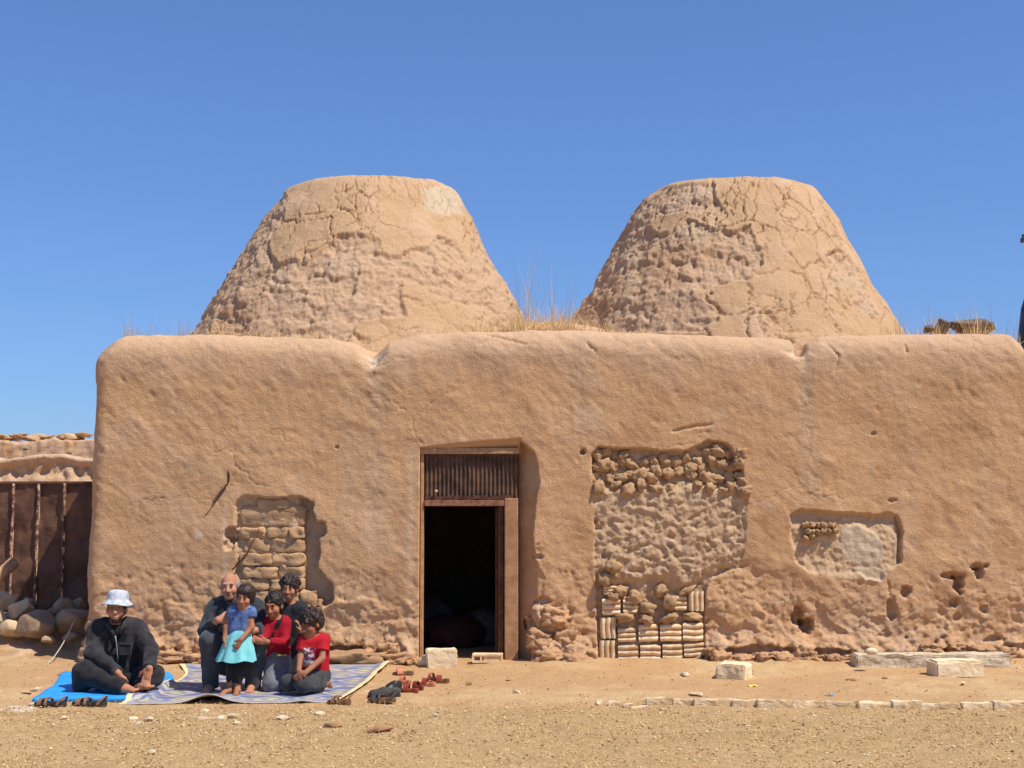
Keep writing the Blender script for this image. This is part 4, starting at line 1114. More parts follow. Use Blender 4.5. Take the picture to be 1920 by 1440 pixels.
# gravel and dry straw lying on the ground
def scatter_gravel(n, xr, yr, smin, smax, seed):
    r = np.random.default_rng(seed)
    X = r.uniform(*xr, n); Y = r.uniform(*yr, n)
    s = smin * (smax / smin) ** (r.random(n) ** 2.4)
    Zg = gz(X, Y)
    base = np.array([(1, 0, 0), (0, 1, 0), (-1, 0, 0), (0, -1, 0), (0, 0, .6), (0, 0, -.6)], np.float32)
    fc = np.array([(0, 1, 4), (1, 2, 4), (2, 3, 4), (3, 0, 4), (1, 0, 5), (2, 1, 5), (3, 2, 5), (0, 3, 5)], np.int32)
    jit = r.uniform(.6, 1.35, (n, 6, 1)); a = r.uniform(0, 6.28, n)
    v = base[None] * jit * s[:, None, None]
    ca_, sa_ = np.cos(a)[:, None], np.sin(a)[:, None]
    vx = v[..., 0] * ca_ - v[..., 1] * sa_ + X[:, None]; vy = v[..., 0] * sa_ + v[..., 1] * ca_ + Y[:, None]; vz_ = v[..., 2] + (Zg + s * .25)[:, None]
    V = np.stack([vx, vy, vz_], -1).reshape(-1, 3)
    F = (fc[None] + (np.arange(n) * 6)[:, None, None]).reshape(-1, 3)
    pal = np.array([rgb(206, 176, 132), rgb(176, 140, 100), rgb(226, 206, 172), rgb(150, 118, 88), rgb(120, 98, 80)])
    c = pal[r.choice(5, n, p=[.46, .33, .05, .11, .05])]
    return V, F, np.repeat(c, 6, 0)
v1, f1, c1 = scatter_gravel(34000, (-4.2, 4.4), (7.6, 10.8), .002, .014, 5)
v2, f2, c2 = scatter_gravel(8000, (-5.6, 6), (10.6, 13.7), .002, .012, 6)
tag(put('gravel', npmesh('gravel', np.concatenate([v1, v2]), np.concatenate([f1, f2 + len(v1)]), False, np.concatenate([c1, c2])), vcol_mat('gravel_grit', .15, (60,), (.002,))), 'fine gravel and grit strewn over the dusty ground', 'gravel', None, 'stuff')
r = np.random.default_rng(9); n = 42000
X = r.uniform(-4.3, 4.5, n); Y = 7.6 + 3.5 * r.random(n) ** 1.1; L_ = r.uniform(.010, .042, n); a = r.uniform(0, 6.28, n); w_ = r.uniform(.0008, .0018, n); Zg = gz(X, Y) + .004
mskx = fbm(np.stack([X, Y, X * 0], 1), 1.1, 3, 74) + r.uniform(-.5, .9, n) > 0
X, Y, L_, a, w_, Zg = [q[mskx] for q in (X, Y, L_, a, w_, Zg)]; n = len(X)
dx, dy = np.cos(a) * L_, np.sin(a) * L_; wx_, wy_ = -np.sin(a) * w_, np.cos(a) * w_
lift = r.uniform(0, .022, n); l2 = r.uniform(0, .03, n) * (r.random(n) < .3)
V = np.stack([np.stack([X - wx_, Y - wy_, Zg + l2], 1), np.stack([X + wx_, Y + wy_, Zg + l2], 1), np.stack([X + dx + wx_, Y + dy + wy_, Zg + lift], 1), np.stack([X + dx - wx_, Y + dy - wy_, Zg + lift], 1)], 1).reshape(-1, 3)
pal = np.array([rgb(210, 178, 126), rgb(190, 154, 104), rgb(156, 122, 82)])
c = np.repeat(pal[r.choice(3, n, p=[.4, .4, .2])], 4, 0)
tag(put('straw', npmesh('straw', V, np.arange(n * 4).reshape(-1, 4), False, c), vcol_mat('dry_straw', .1, (60,), (.001,))), 'short dry straw lying over the foreground gravel', 'straw', None, 'stuff')
# ================================================================== people: signed distance bodies
class SDF:
    def __init__(s, lo, hi, res):
        s.lo = np.array(lo, np.float32); s.res = res
        s.n = np.ceil((np.array(hi) - s.lo) / res).astype(int) + 1
        s.f = np.full(tuple(s.n), 0.3, np.float32)
    def _win(s, lo, hi, pad):
        a = np.maximum(np.floor((np.array(lo) - pad - s.lo) / s.res).astype(int), 0)
        b = np.minimum(np.ceil((np.array(hi) + pad - s.lo) / s.res).astype(int) + 1, s.n)
        if (b <= a).any(): return None, None
        ax = [s.lo[i] + s.res * np.arange(a[i], b[i], dtype=np.float32) for i in range(3)]
        X, Y, Z = np.meshgrid(*ax, indexing='ij')
        return (slice(a[0], b[0]), slice(a[1], b[1]), slice(a[2], b[2])), (X, Y, Z)
    def _add(s, sl, d, k):
        f = s.f[sl]
        h = np.maximum(k - np.abs(f - d), 0) / k
        s.f[sl] = np.minimum(f, d) - h * h * k * 0.25
    def cap(s, a, b, ra, rb=None, k=0.02, flat=False):
        rb = ra if rb is None else rb
        a, b = np.array(a, np.float32), np.array(b, np.float32)
        m = max(ra, rb)
        sl, q = s._win(np.minimum(a, b) - m, np.maximum(a, b) + m, k + 0.02)
        if sl is None: return
        ba = b - a; L2 = float((ba * ba).sum()) + 1e-9
        P_ = [q[i] - a[i] for i in range(3)]
        h = np.clip((P_[0] * ba[0] + P_[1] * ba[1] + P_[2] * ba[2]) / L2, 0, 1)
        d = np.sqrt(sum((P_[i] - ba[i] * h) ** 2 for i in range(3))) - (ra + (rb - ra) * h)
        if flat:
            L = math.sqrt(L2)
            d = np.maximum(d, sum((q[i] - b[i]) * ba[i] for i in range(3)) / L)
        s._add(sl, d, k)
    def ell(s, c, r, R=None, k=0.02, sub=False):
        c = np.array(c, np.float32); r = np.array(r, np.float32); m = r.max()
        sl, q = s._win(c - m, c + m, k + 0.02)
        if sl is None: return
        v = np.stack([q[i] - c[i] for i in range(3)], -1)
        if R is not None: v = v @ np.array(R, np.float32)      # to local axes
        k0 = np.sqrt(((v / r) ** 2).sum(-1)); k1 = np.sqrt(((v / (r * r)) ** 2).sum(-1)) + 1e-6
        d = k0 * (k0 - 1) / k1
        if sub:
            f = s.f[sl]; h = np.maximum(k - np.abs(f + d), 0) / k
            s.f[sl] = np.maximum(f, -d) + h * h * k * 0.25
        else: s._add(sl, d, k)
    def cutbelow(s, z):
        zz = s.lo[2] + s.res * np.arange(s.n[2])
        s.f = np.maximum(s.f, (z - zz)[None, None, :].astype(np.float32))
    def cutplane(s, c, nrm):
        """remove what lies on the side nrm points to"""
        ax = [s.lo[i] + s.res * np.arange(s.n[i], dtype=np.float32) - c[i] for i in range(3)]
        d = ax[0][:, None, None] * nrm[0] + ax[1][None, :, None] * nrm[1] + ax[2][None, None, :] * nrm[2]
        s.f = np.maximum(s.f, d)
    def surface(s):
        f = s.f; n = f.shape
        ins = f < 0
        c = [ins[i:n[0] - 1 + i, j:n[1] - 1 + j, k:n[2] - 1 + k] for i in (0, 1) for j in (0, 1) for k in (0, 1)]
        cnt = sum(a.astype(np.int8) for a in c)
        act = np.argwhere((cnt > 0) & (cnt < 8))
        idx = np.full((n[0] - 1, n[1] - 1, n[2] - 1), -1, np.int32)
        idx[act[:, 0], act[:, 1], act[:, 2]] = np.arange(len(act))
        acc = np.zeros((len(act), 3), np.float32); num = np.zeros(len(act), np.float32)
        off = [(i, j, k) for i in (0, 1) for j in (0, 1) for k in (0, 1)]
        val = {o: f[act[:, 0] + o[0], act[:, 1] + o[1], act[:, 2] + o[2]] for o in off}
        for o in off:
            for ax in range(3):
                if o[ax] == 0:
                    o2 = list(o); o2[ax] = 1; o2 = tuple(o2)
                    a, b = val[o], val[o2]
                    m = (a < 0) != (b < 0)
                    t = np.where(m, a / (a - b + 1e-12), 0)
                    for q in range(3):
                        acc[:, q] += np.where(m, o[q] + (t if q == ax else 0), 0)
                    num += m
        V = (act + acc / num[:, None]) * s.res + s.lo
        F = []
        for ax in range(3):
            a_ = [slice(None)] * 3; b_ = [slice(None)] * 3
            a_[ax] = slice(0, -1); b_[ax] = slice(1, None)
            A_, B_ = ins[tuple(a_)], ins[tuple(b_)]
            e = np.argwhere(A_ != B_)
            u, v = (ax + 1) % 3, (ax + 2) % 3
            e = e[(e[:, u] > 0) & (e[:, v] > 0) & (e[:, u] < n[u] - 1) & (e[:, v] < n[v] - 1)]
            def cell(du, dv):
                q = e.copy(); q[:, u] -= du; q[:, v] -= dv
                return idx[q[:, 0], q[:, 1], q[:, 2]]
            quad = np.stack([cell(1, 1), cell(0, 1), cell(0, 0), cell(1, 0)], 1)
            w = A_[e[:, 0], e[:, 1], e[:, 2]]
            quad = np.where(w[:, None], quad, quad[:, ::-1])
            F.append(quad)
        F = np.concatenate(F)
        F = F[(F >= 0).all(1)]
        return V, F
def sdf_obj(name, s, m, parent, org, wr=0.0, seed=0, wsc=14, col=None):
    V, F = s.surface()
    if wr:
        p_ = V.astype(np.float32)
        V = V + wr * np.stack([fbm(p_ * np.array((1, 1, .55), np.float32), wsc, 3, seed + k) for k in range(3)], 1)
        V = V + 0.6 * wr * np.stack([ridged(p_ + 5, wsc * .6, 2, seed + 7 + k) - .3 for k in range(3)], 1)
    cc = col(V) if col else None
    return put(name, npmesh(name, V - np.array(org, np.float32), F, True, cc), m, parent)

def frame(yaw=0, pitch=0, roll=0):
    """yaw>0 turns the face to the picture's right, pitch>0 looks down, roll>0 tilts head to picture's right"""
    return np.array(Matrix.Rotation(yaw, 3, 'Z') @ Matrix.Rotation(roll, 3, 'Y') @ Matrix.Rotation(pitch, 3, 'X'), np.float32)
class Head:
    def __init__(s, c, sc=1.0, yaw=0, pitch=0, roll=0):
        s.c = np.array(c, np.float32); s.R = frame(yaw, pitch, roll); s.s = sc
    def w(s, p): return s.c + s.R @ (np.array(p, np.float32) * s.s)
    def d(s, v): return s.R @ np.array(v, np.float32)
    def build(s, S, child=False):
        e = lambda c, r, k=.02, sub=False: S.ell(s.w(c), np.array(r) * s.s, s.R, k * s.s, sub)
        e((0, .012, .035), (.074, .094, .082)); e((0, -.030, -.035), (.060, .062, .078), .03)
        ch = .03 if not child else .026
        e((0, -.062, -.092 if not child else -.085), (ch, .026, .024), .03)
        for sx in (-1, 1):
            e((sx * .040, -.062, -.028), (.026, .026, .026), .025)
            e((sx * .078, .012, -.012), (.011, .020, .031), .01)
            e((sx * .032, -.100, .010), (.017, .014, .011), .012, True)
        S.cap(s.w((-.036, -.082, .030)), s.w((.036, -.082, .030)), .011 * s.s, None, .015 * s.s)
        S.cap(s.w((0, -.090, .012)), s.w((0, -.112, -.030)), .009 * s.s, .015 * s.s, .014 * s.s)
        for sx in (-1, 1): e((sx * .012, -.100, -.034), (.010, .012, .009), .008)
        S.cap(s.w((-.022, -.084, -.060)), s.w((.022, -.084, -.060)), .008 * s.s, None, .008 * s.s)
        S.cap(s.w((-.018, -.084, -.071)), s.w((.018, -.084, -.071)), .009 * s.s, None, .008 * s.s)
def small(name, hd, parts, m, parent, org, seg=10):
    """small ellipsoids on a head joined in one mesh"""
    bm = bmesh.new()
    for c, r in parts:
        ret = bmesh.ops.create_uvsphere(bm, u_segments=seg, v_segments=8, radius=1)
        for v in ret['verts']:
            v.co = Vector(hd.w(np.array(c) + np.array(v.co[:]) * np.array(r)) - np.array(org, np.float32))
    return put(name, bm_mesh(name, bm, True), m, parent)
def face(hd, parent, org, skin_dark, brow, smile=False, squint=1.0):
    for sx in (-1, 1):
        ey = small('eye', hd, [((sx * .032, -.0875, .010), (.0135, .006, .0058 * squint))], M_EYEW, parent, org)
        small('iris', hd, [((sx * .032, -.0945, .010), (.0075, .0035, .0062 * squint))], M_EYED, ey, org)
        small('eyebrow', hd, [((sx * .034, -.0915, .0330), (.021, .006, .0050))], brow, parent, org)
    li = small('lips', hd, [((0, -.0905, -.0655), (.024, .005, .0085))], M_LIP, parent, org)
    if smile: small('teeth', hd, [((0, -.0945, -.0640), (.014, .003, .0034))], M_TEETH, li, org)

def hand(S, wr, d, n, t, sc=1.0, curl=.5, spread=.0):
    """palm and five fingers: d along the fingers, n the palm side, t towards the thumb"""
    d, n, t = [np.array(Vector(v).normalized()[:], np.float32) for v in (d, n, t)]
    n = n - d * (n @ d); n /= np.linalg.norm(n)
    tt = np.cross(d, n); tt = tt if tt @ t > 0 else -tt
    w = np.array(wr, np.float32)
    R = np.stack([tt, n, d], 1)
    S.ell(w + d * .048 * sc, np.array((.040, .017, .052)) * sc, R, .02)
    for i, (o, L) in enumerate([(.030, .078), (.010, .086), (-.010, .080), (-.029, .062)]):
        a = w + (d * .085 + tt * o) * sc
        ang = 0; p_ = a; dirv = d + tt * (o * 4 * spread)
        dirv /= np.linalg.norm(dirv)
        for sgm, fr_ in enumerate((.45, .32, .25)):
            ang += curl * (.7 if sgm else .55)
            v = dirv * math.cos(ang) + n * math.sin(ang)
            q = p_ + v * L * fr_ * sc
            S.cap(p_, q, .0098 * sc - .0008 * sgm, .0092 * sc - .0008 * sgm, .005)
            p_ = q
    a = w + (d * .028 + tt * .030) * sc
    b = a + (d * .030 + tt * .030 + n * .012) * sc
    c = b + (d * .030 + tt * .008 + n * .016) * sc
    S.cap(a, b, .014 * sc, .0115 * sc, .012); S.cap(b, c, .011 * sc, .009 * sc, .005)
def foot(S, heel, toe, sc=1.0, up=(0, 0, 1)):
    h, t = np.array(heel, np.float32), np.array(toe, np.float32)
    d = (t - h) / np.linalg.norm(t - h); L = np.linalg.norm(t - h)
    side = np.cross(d, np.array(up, np.float32)); side /= np.linalg.norm(side)
    u = np.cross(side, d)
    S.cap(h + u * .035 * sc, h + d * L * .35 + u * .045 * sc, .036 * sc, .034 * sc, .02)
    S.cap(h + d * L * .35 + u * .040 * sc, h + d * L * .72 + u * .022 * sc, .034 * sc, .030 * sc, .03)
    for k, (o, l_, r_) in enumerate([(-.026, .30, .014), (-.008, .28, .010), (.006, .26, .010), (.018, .23, .009), (.029, .19, .008)]):
        a = h + d * L * .70 + side * o * sc + u * .016 * sc
        S.cap(a, a + d * L * l_ - u * .004, r_ * sc * 1.15, r_ * sc, .008)

SKIN = lambda n, c, c2: mat(n, c, c2, 9, 0.65, ((60,), (0.0015,)), 0.2)
M_SK1 = SKIN('tanned_skin', rgb(192, 134, 102), rgb(172, 114, 84)); M_SK2 = SKIN('ruddy_skin', rgb(196, 142, 114), rgb(176, 118, 92)); M_SK3 = SKIN('child_skin', rgb(172, 118, 88), rgb(154, 100, 74)); M_SK4 = SKIN('brown_child_skin', rgb(160, 108, 82), rgb(140, 90, 68))
M_EYEW = mat('eye_white', rgb(176, 160, 148), None, 5, .3); M_EYED = mat('dark_iris', rgb(36, 24, 18), None, 5, .2); M_LIP = mat('lips', rgb(158, 96, 86), None, 5, .5); M_TEETH = mat('teeth', rgb(236, 230, 220), None, 5, .3)
M_HAIRK = mat('black_hair', rgb(34, 27, 24), rgb(20, 17, 16), 60, .55, ((90,), (0.006,)), .4)
M_HAIRB = mat('dark_brown_hair', rgb(60, 42, 32), rgb(32, 24, 20), 60, .55, ((90,), (0.006,)), .4)
M_HAIRG = mat('grey_hair', rgb(176, 168, 160), rgb(120, 112, 106), 60, .6, ((90,), (0.004,)), .3)
cloth = lambda n, c, c2, sc=12: mat(n, c, c2, sc, .85, ((40, 300), (0.006, 0.0015)), .2, sheen=.15)
M_JACK = cloth('charcoal_cotton', rgb(58, 55, 57), rgb(32, 30, 32)); M_TROU = cloth('black_cotton', rgb(46, 42, 43), rgb(26, 24, 25)); M_INNER = cloth('black_tee', rgb(30, 28, 30), rgb(20, 19, 20))
M_GREYT = cloth('grey_twill', rgb(78, 80, 84), rgb(58, 60, 64)); M_SHIRT = cloth('dark_blue_grey_shirt', rgb(60, 66, 72), rgb(38, 42, 46))
M_DENIM = cloth('blue_denim', rgb(104, 128, 176), rgb(56, 76, 126), 30); M_TURQ = cloth('turquoise_cotton', rgb(140, 214, 214), rgb(112, 190, 194)); M_LEGG = cloth('black_leggings', rgb(38, 38, 40), rgb(26, 26, 28))
M_RED = cloth('red_cotton', rgb(176, 34, 44), rgb(140, 22, 32)); M_DRED = cloth('deep_red_jersey', rgb(156, 26, 42), rgb(120, 18, 30)); M_LGREY = cloth('light_grey_jersey', rgb(122, 120, 128), rgb(98, 96, 104)); M_DGREY = cloth('dark_grey_jersey', rgb(64, 66, 68), rgb(46, 48, 50)); M_BLKT = cloth('black_jersey', rgb(44, 46, 48), rgb(30, 32, 34))
M_HAT = mat('white_sun_hat', rgb(206, 210, 214), rgb(150, 158, 168), 26, .9, ((40, 200), (0.006, 0.002)), .15); M_ZIP = mat('zip', rgb(140, 138, 138), None, 8, .4, None, .5)
M_YEL = mat('yellow_stripe', rgb(196, 200, 90)); M_SILV = mat('silver_zip_trim', rgb(190, 190, 196), None, 5, .4)

class Fig:
    """a figure: points are read as photo pixels with their own distance"""
    def __init__(s, D, px, label, lo, hi, res=.006):
        s.D = D; q = G(px, 946 + FPX * CAMH / D)
        s.org = np.array((q.x, D, 0), np.float32); s.lo = s.org + np.array(lo); s.hi = s.org + np.array(hi); s.res = res; s.label = label
    def p(s, px, py, dy=0.0): return np.array(P(px, py, s.D + dy)[:], np.float32)
    def sdf(s, res=None): return SDF(s.lo, s.hi, res or s.res)
    def body(s, S, m):
        s.root = sdf_obj('person', S, m, None, s.org); s.root.location = Vector([float(c) for c in s.org])
        tag(s.root, s.label, 'person'); return s.root
    def part(s, name, S, m, wr=.0, seed=0, wsc=14, col=None): return sdf_obj(name, S, m, s.root, s.org, wr, seed, wsc, col)
    def tube(s, name, pts, r, m, seg=6): return put(name, tube_mesh(name, [Vector((np.array(q) - s.org).tolist()) for q in pts], r, seg), m, s.root)
ZL = lambda D, z: 0
def limb(S, pts, rads, k=.03, flat=False):
    for i in range(len(pts) - 1): S.cap(pts[i], pts[i + 1], rads[i], rads[i + 1], k, flat and i == len(pts) - 2)
def lerp(a, b, t): return np.array(a) * (1 - t) + np.array(b) * t
def hairshape(S, hd, grow=.0, top=.03, front=-.035, back=-.06, curly=0, seed=0, side=0.0):
    """hair shell: a bigger skull with the face cut out"""
    e = lambda c, r, k=.015, sub=False: S.ell(hd.w(c), np.array(r) * hd.s, hd.R, k * hd.s, sub)
    e((0, .018, .042), (.080 + grow, .098 + grow, .084 + grow))
    e((0, .055, -.010), (.068 + grow, .060 + grow, .070), .03)
    if side:
        for sx in (-1, 1): e((sx * .070, .02, -.01), (.018 + side, .045, .05), .02)
    rnd = random.Random(seed)
    for _ in range(curly):
        th, ph_ = rnd.uniform(0, 6.28), math.acos(rnd.uniform(-.15, 1))
        q = (math.sin(ph_) * math.cos(th) * (.078 + grow), .018 + math.sin(ph_) * math.sin(th) * (.096 + grow), .042 + math.cos(ph_) * (.082 + grow))
        r_ = rnd.uniform(.014, .024); e(q, (r_, r_, r_), .01)
    # open the face
    e((0, -.095, -.035 + top * .0), (.066, .075, .052 + top), .02, True)
    e((0, -.06, -.11), (.09, .09, .07), .02, True)

# ------------------------------------------------------------------ man sitting cross-legged
f = Fig(11.55, 222, 'man in a white sun hat and dark jacket sitting cross-legged on the blue mat', (-.52, -.50, -.02), (.52, .40, 1.0))
hd = Head(f.p(219, 1142, -.03), 1.0, .16, -.08, .04)
neck, chest, pel = f.p(217, 1172, .03), f.p(219, 1195, .05), f.p(222, 1272, .13)
shR, elR, wrR = f.p(179, 1180, .03), f.p(172, 1226, -.10), f.p(222, 1262, -.26)
shL, elL, wrL = f.p(257, 1179, .03), f.p(283, 1220, -.10), f.p(280, 1252, -.27)
hiR, knR, anR = f.p(207, 1277, .08), f.p(160, 1262, -.17), f.p(232, 1291, -.30)
hiL, knL, anL = f.p(238, 1277, .08), f.p(286, 1266, -.10), f.p(262, 1290, -.22)
ftR, ftL = f.p(254, 1297, -.34), f.p(287, 1290, -.36)
S = f.sdf()
hd.build(S); S.cap(neck, lerp(neck, hd.c, .6), .055, .052, .03)
S.cap(lerp(shR, chest, .55), lerp(hiR, pel, .4), .075, .08, .05); S.cap(lerp(shL, chest, .55), lerp(hiL, pel, .4), .075, .08, .05); S.cap(shR, shL, .042, .042, .04)
limb(S, [shR, elR, wrR], [.045, .038, .027]); limb(S, [shL, elL, wrL], [.045, .038, .027])
limb(S, [hiR, knR, anR], [.075, .055, .035]); limb(S, [hiL, knL, anL], [.075, .055, .035])
hand(S, lerp(elR, wrR, .97), (.10, -.06, -.75), (.3, .9, -.2), (.9, -.3, 0), 1.0, .35)
hand(S, lerp(elL, wrL, .97), (-.15, -.15, -.75), (.0, .9, -.2), (-.9, -.3, 0), 1.0, .35)
foot(S, anR + np.array((-.02, 0, -.035)), ftR + np.array((.0, .03, 0)), .80); foot(S, anL + np.array((-.02, 0, -.03)), ftL + np.array((-.02, .03, 0)), .80)
b_ = f.body(S, M_SK1)
face(hd, b_, f.org, None, M_HAIRK, True, .6)
# beard and hair
S = SDF(hd.c - .16, hd.c + .16, .004)
S.ell(hd.w((0, -.031, -.042)), np.array((.0615, .0640, .0760)), hd.R, .02); S.ell(hd.w((0, -.063, -.094)), (.033, .028, .025), hd.R, .02)
S.ell(hd.w((0, -.100, .006)), (.066, .060, .056), hd.R, .012, True); S.ell(hd.w((0, -.108, -.0665)), (.027, .03, .015), hd.R, .008, True); S.cutplane(hd.w((0, .035, 0)), hd.d((0, 1, .2)))
f.part('beard', S, mat('stubble', rgb(74, 52, 42), rgb(46, 34, 30), 80, .7), .002, 3, 60)
S = SDF(hd.c - .16, hd.c + .16, .005); hairshape(S, hd, .004); S.cutplane(hd.w((0, 0, .06)), hd.d((0, 0, 1))); f.part('hair', S, M_HAIRK, .003, 5, 50)
# bucket hat
def lathe_head(name, hd, prof, m, fig, seg=36, wob=.004, seed=0):
    rnd = np.random.default_rng(seed); V = []
    for i, (r_, z_) in enumerate(prof):
        for k in range(seg):
            a = 2 * math.pi * k / seg
            w_ = wob * math.sin(3 * a + seed + i * .3) + wob * .6 * math.sin(5 * a + 1 + i * .7)
            V.append(hd.w((r_ * math.cos(a) * .88 + 0, .012 + (r_ + w_ * .4) * math.sin(a), z_ + w_ * (1 if r_ > .1 else .4))) - fig.org)
    F = [(i * seg + k, i * seg + (k + 1) % seg, (i + 1) * seg + (k + 1) % seg, (i + 1) * seg + k) for i in range(len(prof) - 1) for k in range(seg)]
    return put(name, npmesh(name, np.array(V), F), m, fig.root)
hat = lathe_head('hat', hd, [(.150, .034), (.156, .030), (.150, .040), (.128, .058), (.108, .072), (.104, .084), (.103, .110), (.098, .138), (.088, .152), (.06, .160), (.03, .163), (.001, .164)], M_HAT, f, 40, .005, 1)
hat.rotation_euler = (0, 0, 0)
# garments
S = f.sdf(.007)
S.cap(lerp(shR, chest, .40), lerp(hiR, pel, .1) + np.array((-.01, 0, .02)), .112, .130, .05); S.cap(lerp(shL, chest, .40), lerp(hiL, pel, .1) + np.array((.01, 0, .02)), .112, .130, .05); S.cap(shR, shL, .062, .062, .05)
S.cap(lerp(shR, neck, .6), lerp(shL, neck, .6), .07, .07, .04)
limb(S, [shR, elR, lerp(elR, wrR, .95)], [.070, .066, .050], .03, True); limb(S, [shL, elL, lerp(elL, wrL, .95)], [.070, .066, .050], .03, True)
S.ell(f.p(219, 1170, -.12), (.040, .10, .085), None, .02, True)
S.ell(neck + np.array((0, -.01, .06)), (.062, .062, .05), None, .015, True)
f.part('jacket', S, M_JACK, .014, 11, 8)
S = f.sdf(.008); S.cap(lerp(chest, neck, .55) + np.array((0, -.025, 0)), pel + np.array((0, -.0, 0)), .085, .11, .02); S.ell(neck + np.array((0, -.06, .035)), (.05, .06, .06), None, .015, True); f.part('undershirt', S, M_INNER)
S = f.sdf(.007)
S.ell(pel + np.array((0, .02, -.02)), (.19, .16, .13), None, .05)
limb(S, [hiR, knR, anR], [.105, .092, .062], .05, True); limb(S, [hiL, knL, anL], [.105, .085, .066], .05, True)
S.cap(lerp(hiR, knR, .4) + np.array((.03, 0, -.02)), lerp(hiL, knL, .4) + np.array((-.03, 0, -.02)), .07, .07, .05)
S.cap(knR, f.p(150, 1286, -.16), .085, .075, .05)
f.part('trousers', S, M_TROU, .009, 21, 9)
# collar, zip, pocket
f.tube('collar', [f.p(200, 1166, .02), f.p(206, 1176, -.075), f.p(213, 1190, -.105)], [.018, .020, .010], M_JACK, 8); f.tube('collar', [f.p(236, 1164, .02), f.p(233, 1173, -.075), f.p(224, 1188, -.105)], [.018, .020, .010], M_JACK, 8)
f.tube('zip', [f.p(216, 1192, -.105), f.p(218, 1204, -.098), f.p(220, 1226, -.082), f.p(221, 1242, -.068)], .0055, M_ZIP)
bm = bmesh.new(); bm_box(bm, (f.p(235, 1207, -.085) - f.org).tolist(), (.105, .016, .012), .003, Matrix.Rotation(.02, 3, 'Y')); pf_ = bm_mesh('pocket_flap', bm)
bm = bmesh.new(); bm_box(bm, (f.p(235, 1219, -.077) - f.org).tolist(), (.100, .014, .085), .004); put('pocket_flap', pf_, M_SHIRT, put('pocket', bm_mesh('pocket', bm), M_JACK, b_))
for w_, e_ in ((wrR, elR), (wrL, elL)):
    c = lerp(e_, w_, .93); dd = (w_ - e_) / np.linalg.norm(w_ - e_) * .008
    f.tube('cuff', [c - dd, c + dd], .053, M_SHIRT, 14)

# ------------------------------------------------------------------ old man squatting behind the little girl
f = Fig(11.75, 436, 'grey-haired older man in dark shirt and grey trousers squatting behind a little girl', (-.36, -.42, -.02), (.40, .36, 1.12))
hd = Head(f.p(431, 1100, .02), .97, .02, .03, -.03)
neck, chest, pel = f.p(437, 1126, .08), f.p(440, 1148, .08), f.p(438, 1240, .20)
shR, elR, wrR = f.p(400, 1141, .06), f.p(386, 1185, -.06), f.p(409, 1162, -.26)
shL, elL, wrL = f.p(480, 1139, .06), f.p(489, 1182, -.08), f.p(474, 1182, -.30)
hiR, knR, anR = f.p(422, 1243, .16), f.p(393, 1202, -.19), f.p(394, 1284, -.10)
hiL, knL, anL = f.p(456, 1243, .16), f.p(482, 1204, -.17), f.p(473, 1284, -.08)
S = f.sdf()
hd.build(S); S.cap(neck, lerp(neck, hd.c, .6), .055, .05, .03)
S.cap(lerp(shR, chest, .55), lerp(hiR, pel, .4), .075, .08, .05); S.cap(lerp(shL, chest, .55), lerp(hiL, pel, .4), .075, .08, .05); S.cap(shR, shL, .042, .042, .04)
limb(S, [shR, elR, wrR], [.045, .038, .029]); limb(S, [shL, elL, wrL], [.045, .038, .029])
limb(S, [hiR, knR, anR], [.075, .055, .035]); limb(S, [hiL, knL, anL], [.075, .055, .035])
hand(S, wrR, (.85, -.10, .10), (.2, .9, -.3), (0, -.2, .9), .95, .75); hand(S, wrL, (-.85, -.12, -.15), (0, .9, 0), (0, -.2, .9), .95, .40)
for a_ in (anR, anL): foot(S, a_ * np.array((1, 1, 0)) + np.array((0, .04, .0)), a_ * np.array((1, 1, 0)) + np.array((0, -.19, .0)), .95)
b_ = f.body(S, M_SK2); face(hd, b_, f.org, None, M_HAIRG, False, .6)
small('moustache', hd, [((-.013, -.096, -.052), (.016, .006, .006)), ((.013, -.096, -.052), (.016, .006, .006))], M_HAIRG, b_, f.org)
S = SDF(hd.c - .16, hd.c + .16, .005)
for sx in (-1, 1): S.ell(hd.w((sx * .066, .03, .02)), (.018, .060, .05), hd.R, .02)
S.ell(hd.w((0, .085, .01)), (.07, .03, .06), hd.R, .03); f.part('hair', S, M_HAIRG, .003, 31, 50)
S = f.sdf(.007)
S.cap(lerp(shR, chest, .40), lerp(hiR, pel, .1), .112, .125, .05); S.cap(lerp(shL, chest, .40), lerp(hiL, pel, .1), .112, .125, .05); S.cap(shR, shL, .062, .062, .05); S.cap(lerp(shR, neck, .6), lerp(shL, neck, .6), .066, .066, .04)
limb(S, [shR, elR, lerp(elR, wrR, .80)], [.068, .064, .046], .03, True); limb(S, [shL, elL, lerp(elL, wrL, .72)], [.068, .066, .048], .03, True)
S.ell(neck + np.array((0, -.02, .05)), (.055, .06, .05), None, .015, True); S.ell(f.p(444, 1128, -.08), (.030, .06, .05), None, .02, True)
f.part('shirt', S, M_SHIRT, .012, 41, 9)
S = f.sdf(.007)
S.ell(pel + np.array((0, .02, -.02)), (.17, .15, .12), None, .05)
limb(S, [hiR, knR, anR + np.array((0, 0, -.025))], [.10, .086, .066], .05, True); limb(S, [hiL, knL, anL + np.array((0, 0, -.025))], [.10, .086, .066], .05, True)
f.part('trousers', S, M_GREYT, .008, 51, 9)
f.tube('collar', [f.p(421, 1122, .03), f.p(428, 1132, -.05)], [.014, .010], M_SHIRT); f.tube('collar', [f.p(458, 1122, .03), f.p(452, 1132, -.05)], [.014, .010], M_SHIRT)

